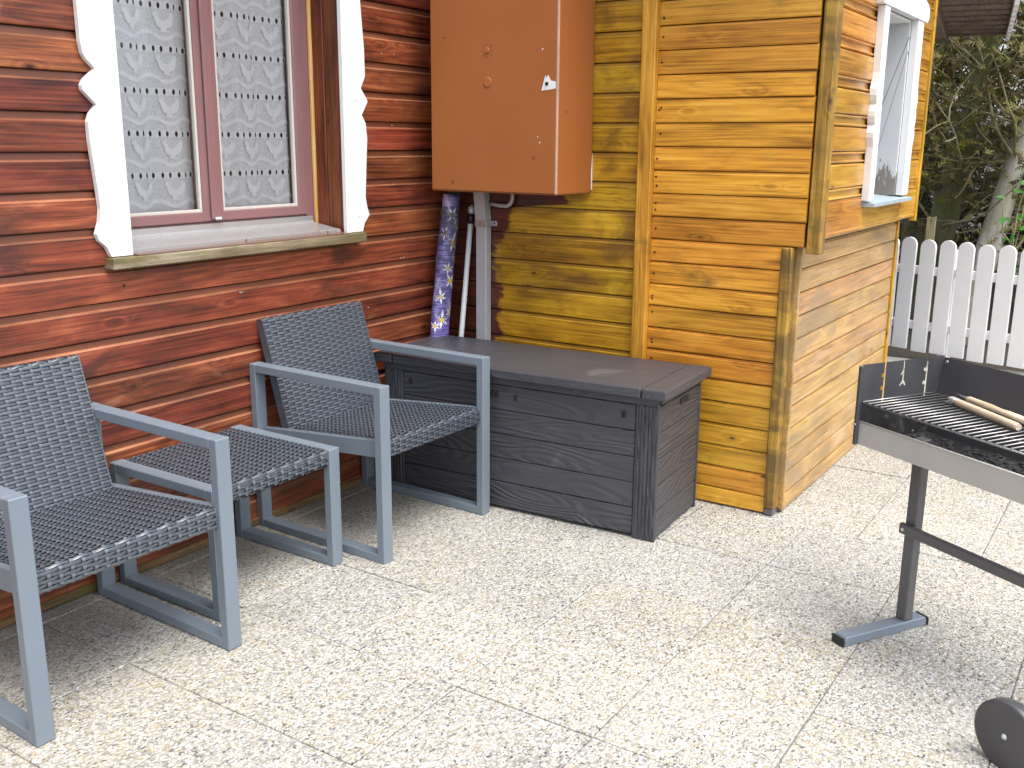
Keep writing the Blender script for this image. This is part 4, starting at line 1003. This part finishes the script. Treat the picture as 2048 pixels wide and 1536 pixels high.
def conifer(label, base, H, lean, r0, bark, leaf, seed, nl, nf, fork=None, low=0.45, size=.10, spread=.13, reach=1.1):
    rg = random.Random(seed); t = thing('conifer_tree', label, 'tree', base, 0, 'conifers behind the picket fence')
    tp = limb_path((0, 0, -.1), (lean[0], lean[1], 1), H, 14, .06, .02, rg)
    rad = [r0*(1-.75*i/14)*(1.25 if i == 0 else 1) for i in range(15)]
    tk = MB().tube(tp, rad, 14)
    stems = [tp]
    if fork:
        fp = limb_path(tp[1], fork, H*.8, 12, .07, .05, rg); tk.tube(fp, [r0*.72*(1-.7*i/12) for i in range(13)], 12); stems.append(fp)
    tk.build('trunk', M[bark], t)
    ll = []; lm = MB()
    for k in range(nl):
        st = rg.choice(stems); i = rg.randrange(2, len(st)); a = rg.uniform(0, 6.28)
        L_ = reach*rg.uniform(.5, 1.15)
        pp = limb_path(st[i], (math.cos(a), math.sin(a), rg.uniform(-.1, .9)), L_, 7, .22, .08, rg)
        lm.tube(pp, [r0*.13*(1-.8*q/7)+.002 for q in range(8)], 5, False); ll.append(pp)
        for _ in range(3):
            j = rg.randrange(2, 7)
            qq = limb_path(pp[j], (rg.uniform(-1, 1), rg.uniform(-1, 1), rg.uniform(-.3, .8)), L_*.45, 5, .3, .0, rg)
            lm.tube(qq, [.0055*(1-.8*q/5)+.0012 for q in range(6)], 4, False); ll.append(qq)
    lm.build('limbs', M['twig'], t)
    ll = [p for p in ll if p[0].z > low or rg.random() < .25]
    fm = MB(); sprays(fm, ll, rg, nf, size, spread); fm.build('crown', M[leaf], t)
    return t
conifer('mossy twin stemmed conifer directly behind the fence beside the annex', (4.75, -1.10, -.05), 4.2, (.06, -.05), .095, 'bark_moss', 'cypress', 21, 46, 3000, fork=(.0, -.26, 1), low=1.0, size=.075)
conifer('pale barked conifer leaning right behind the fence', (4.35, -1.43, -.05), 4.0, (.10, -.20), .100, 'bark_pale', 'cypress', 33, 40, 2600, low=.9, size=.075)
conifer('dark conifer standing behind the twin stemmed tree', (6.3, -.7, -.05), 4.6, (0, .03), .13, 'bark_moss', 'cypress_dark', 5, 60, 4500, low=.2, size=.12, spread=.22, reach=1.4)
conifer('dark conifer standing behind the pale barked tree', (6.2, -1.9, -.05), 4.6, (0, -.03), .13, 'bark_moss', 'cypress_dark', 8, 60, 4500, low=.2, size=.12, spread=.22, reach=1.4)
conifer('dark conifer at the right end of the row', (6.0, -3.4, -.05), 4.6, (0, -.03), .13, 'bark_moss', 'cypress_dark', 14, 50, 2200, low=.2, size=.15, spread=.22, reach=1.4)
# hedge mass far behind
hm = MB(); rg = random.Random(77); hp = []
for k in range(150):
    hp.append([Vector((rg.uniform(7.6, 9.2), rg.uniform(-6.5, 3.0), rg.uniform(0, 4.2)**1.0)) for _ in range(3)])
sprays(hm, hp, rg, 5200, .30, .24)
tag(hm.build('hedge', M['cypress_dark']), 'dark evergreen hedge filling the background behind the conifers', 'hedge', kind='stuff')
stake = thing('wooden_stake', 'short pale wooden stake behind the fence', 'stake', (3.95, -1.245, -.05))
MB().prism([(-.028, 0), (.028, 0), (.028, .93), (.004, .93), (.0, .86), (-.006, .93), (-.028, .935)], -.014, .014, 'x', .001).build('stake', wood('pale_stake', (.18, .14, .07), (.34, .28, .14), (.5, .43, .25), axis='z', rough=.7), stake)
sh = thing('broadleaf_shrub', 'bright green broadleaf shoot at the right edge behind the fence', 'shrub', (3.75, -1.78, -.05))
rg = random.Random(9); st = MB(); lf = MB()
for k in range(4):
    pp = limb_path((0, 0, 0), (rg.uniform(-.1, .1), rg.uniform(-.25, .02), 1), 1.0+.1*k, 8, .08, .0, rg); st.tube(pp, .004, 5)
    for q in range(10):
        p = pp[rg.randrange(5, 9)]; d = Vector((rg.uniform(-1, .2), rg.uniform(-1, 1), rg.uniform(-.7, .3))).normalized(); s_ = d.orthogonal().normalized(); l = rg.uniform(.04, .07)
        lf.add([p, p+d*l*.4+s_*l*.32, p+d*l, p+d*l*.4-s_*l*.32], [(0, 1, 2, 3)])
st.build('stem', M['twig'], sh); lf.build('leaves', M['leafgreen'], sh)

# ------------------------------------------------------------------ roof of the building behind
nb = thing('outbuilding', 'dark brown boarded roof overhang with white scalloped edge behind the annex', 'outbuilding', (3.515, -1.643, 0), R(189))
# local: x' towards the viewer, -y' to the left
MB().box(0.30, 1.2, -2.6, -.52, -.04, 2.03, .003).build('wall', M['soffit'], nb)
for k in range(14):
    MB().box(0, .118, -.62, -.002, 0, .016, .003).build('soffit_board', M['soffit'], nb, (.125*k, 0, 2.045 + .008*(k % 2)))
MB().box(0.0, 1.9, -.395, -.325, 1.99, 2.044, .003).build('rafter', M['soffit'], nb)
MB().box(0.0, 1.9, -.62, -.40, 2.025, 2.044, .003).build('rafter_panel', M['soffit'], nb)
MB().box(-.028, -.002, -.62, -.002, 2.03, 2.10, .003).build('fascia', M['soffit'], nb)
o = [(-.03, 2.112), (-.03, 2.030)]
for k in range(9): o += [(.205*k+.02, 2.0), (.205*k+.09, 1.985), (.205*k+.15, 1.992), (.205*k+.17, 2.028)]
o += [(1.9, 2.03), (1.9, 2.112)]
MB().prism(o, .0, .022, 'y', .001).build('white_barge_board', M['white'], nb)
MB().box(-.03, 1.9, -2.7, .024, 2.113, 2.135, .002).build('roof_deck', M['soffit'], nb)
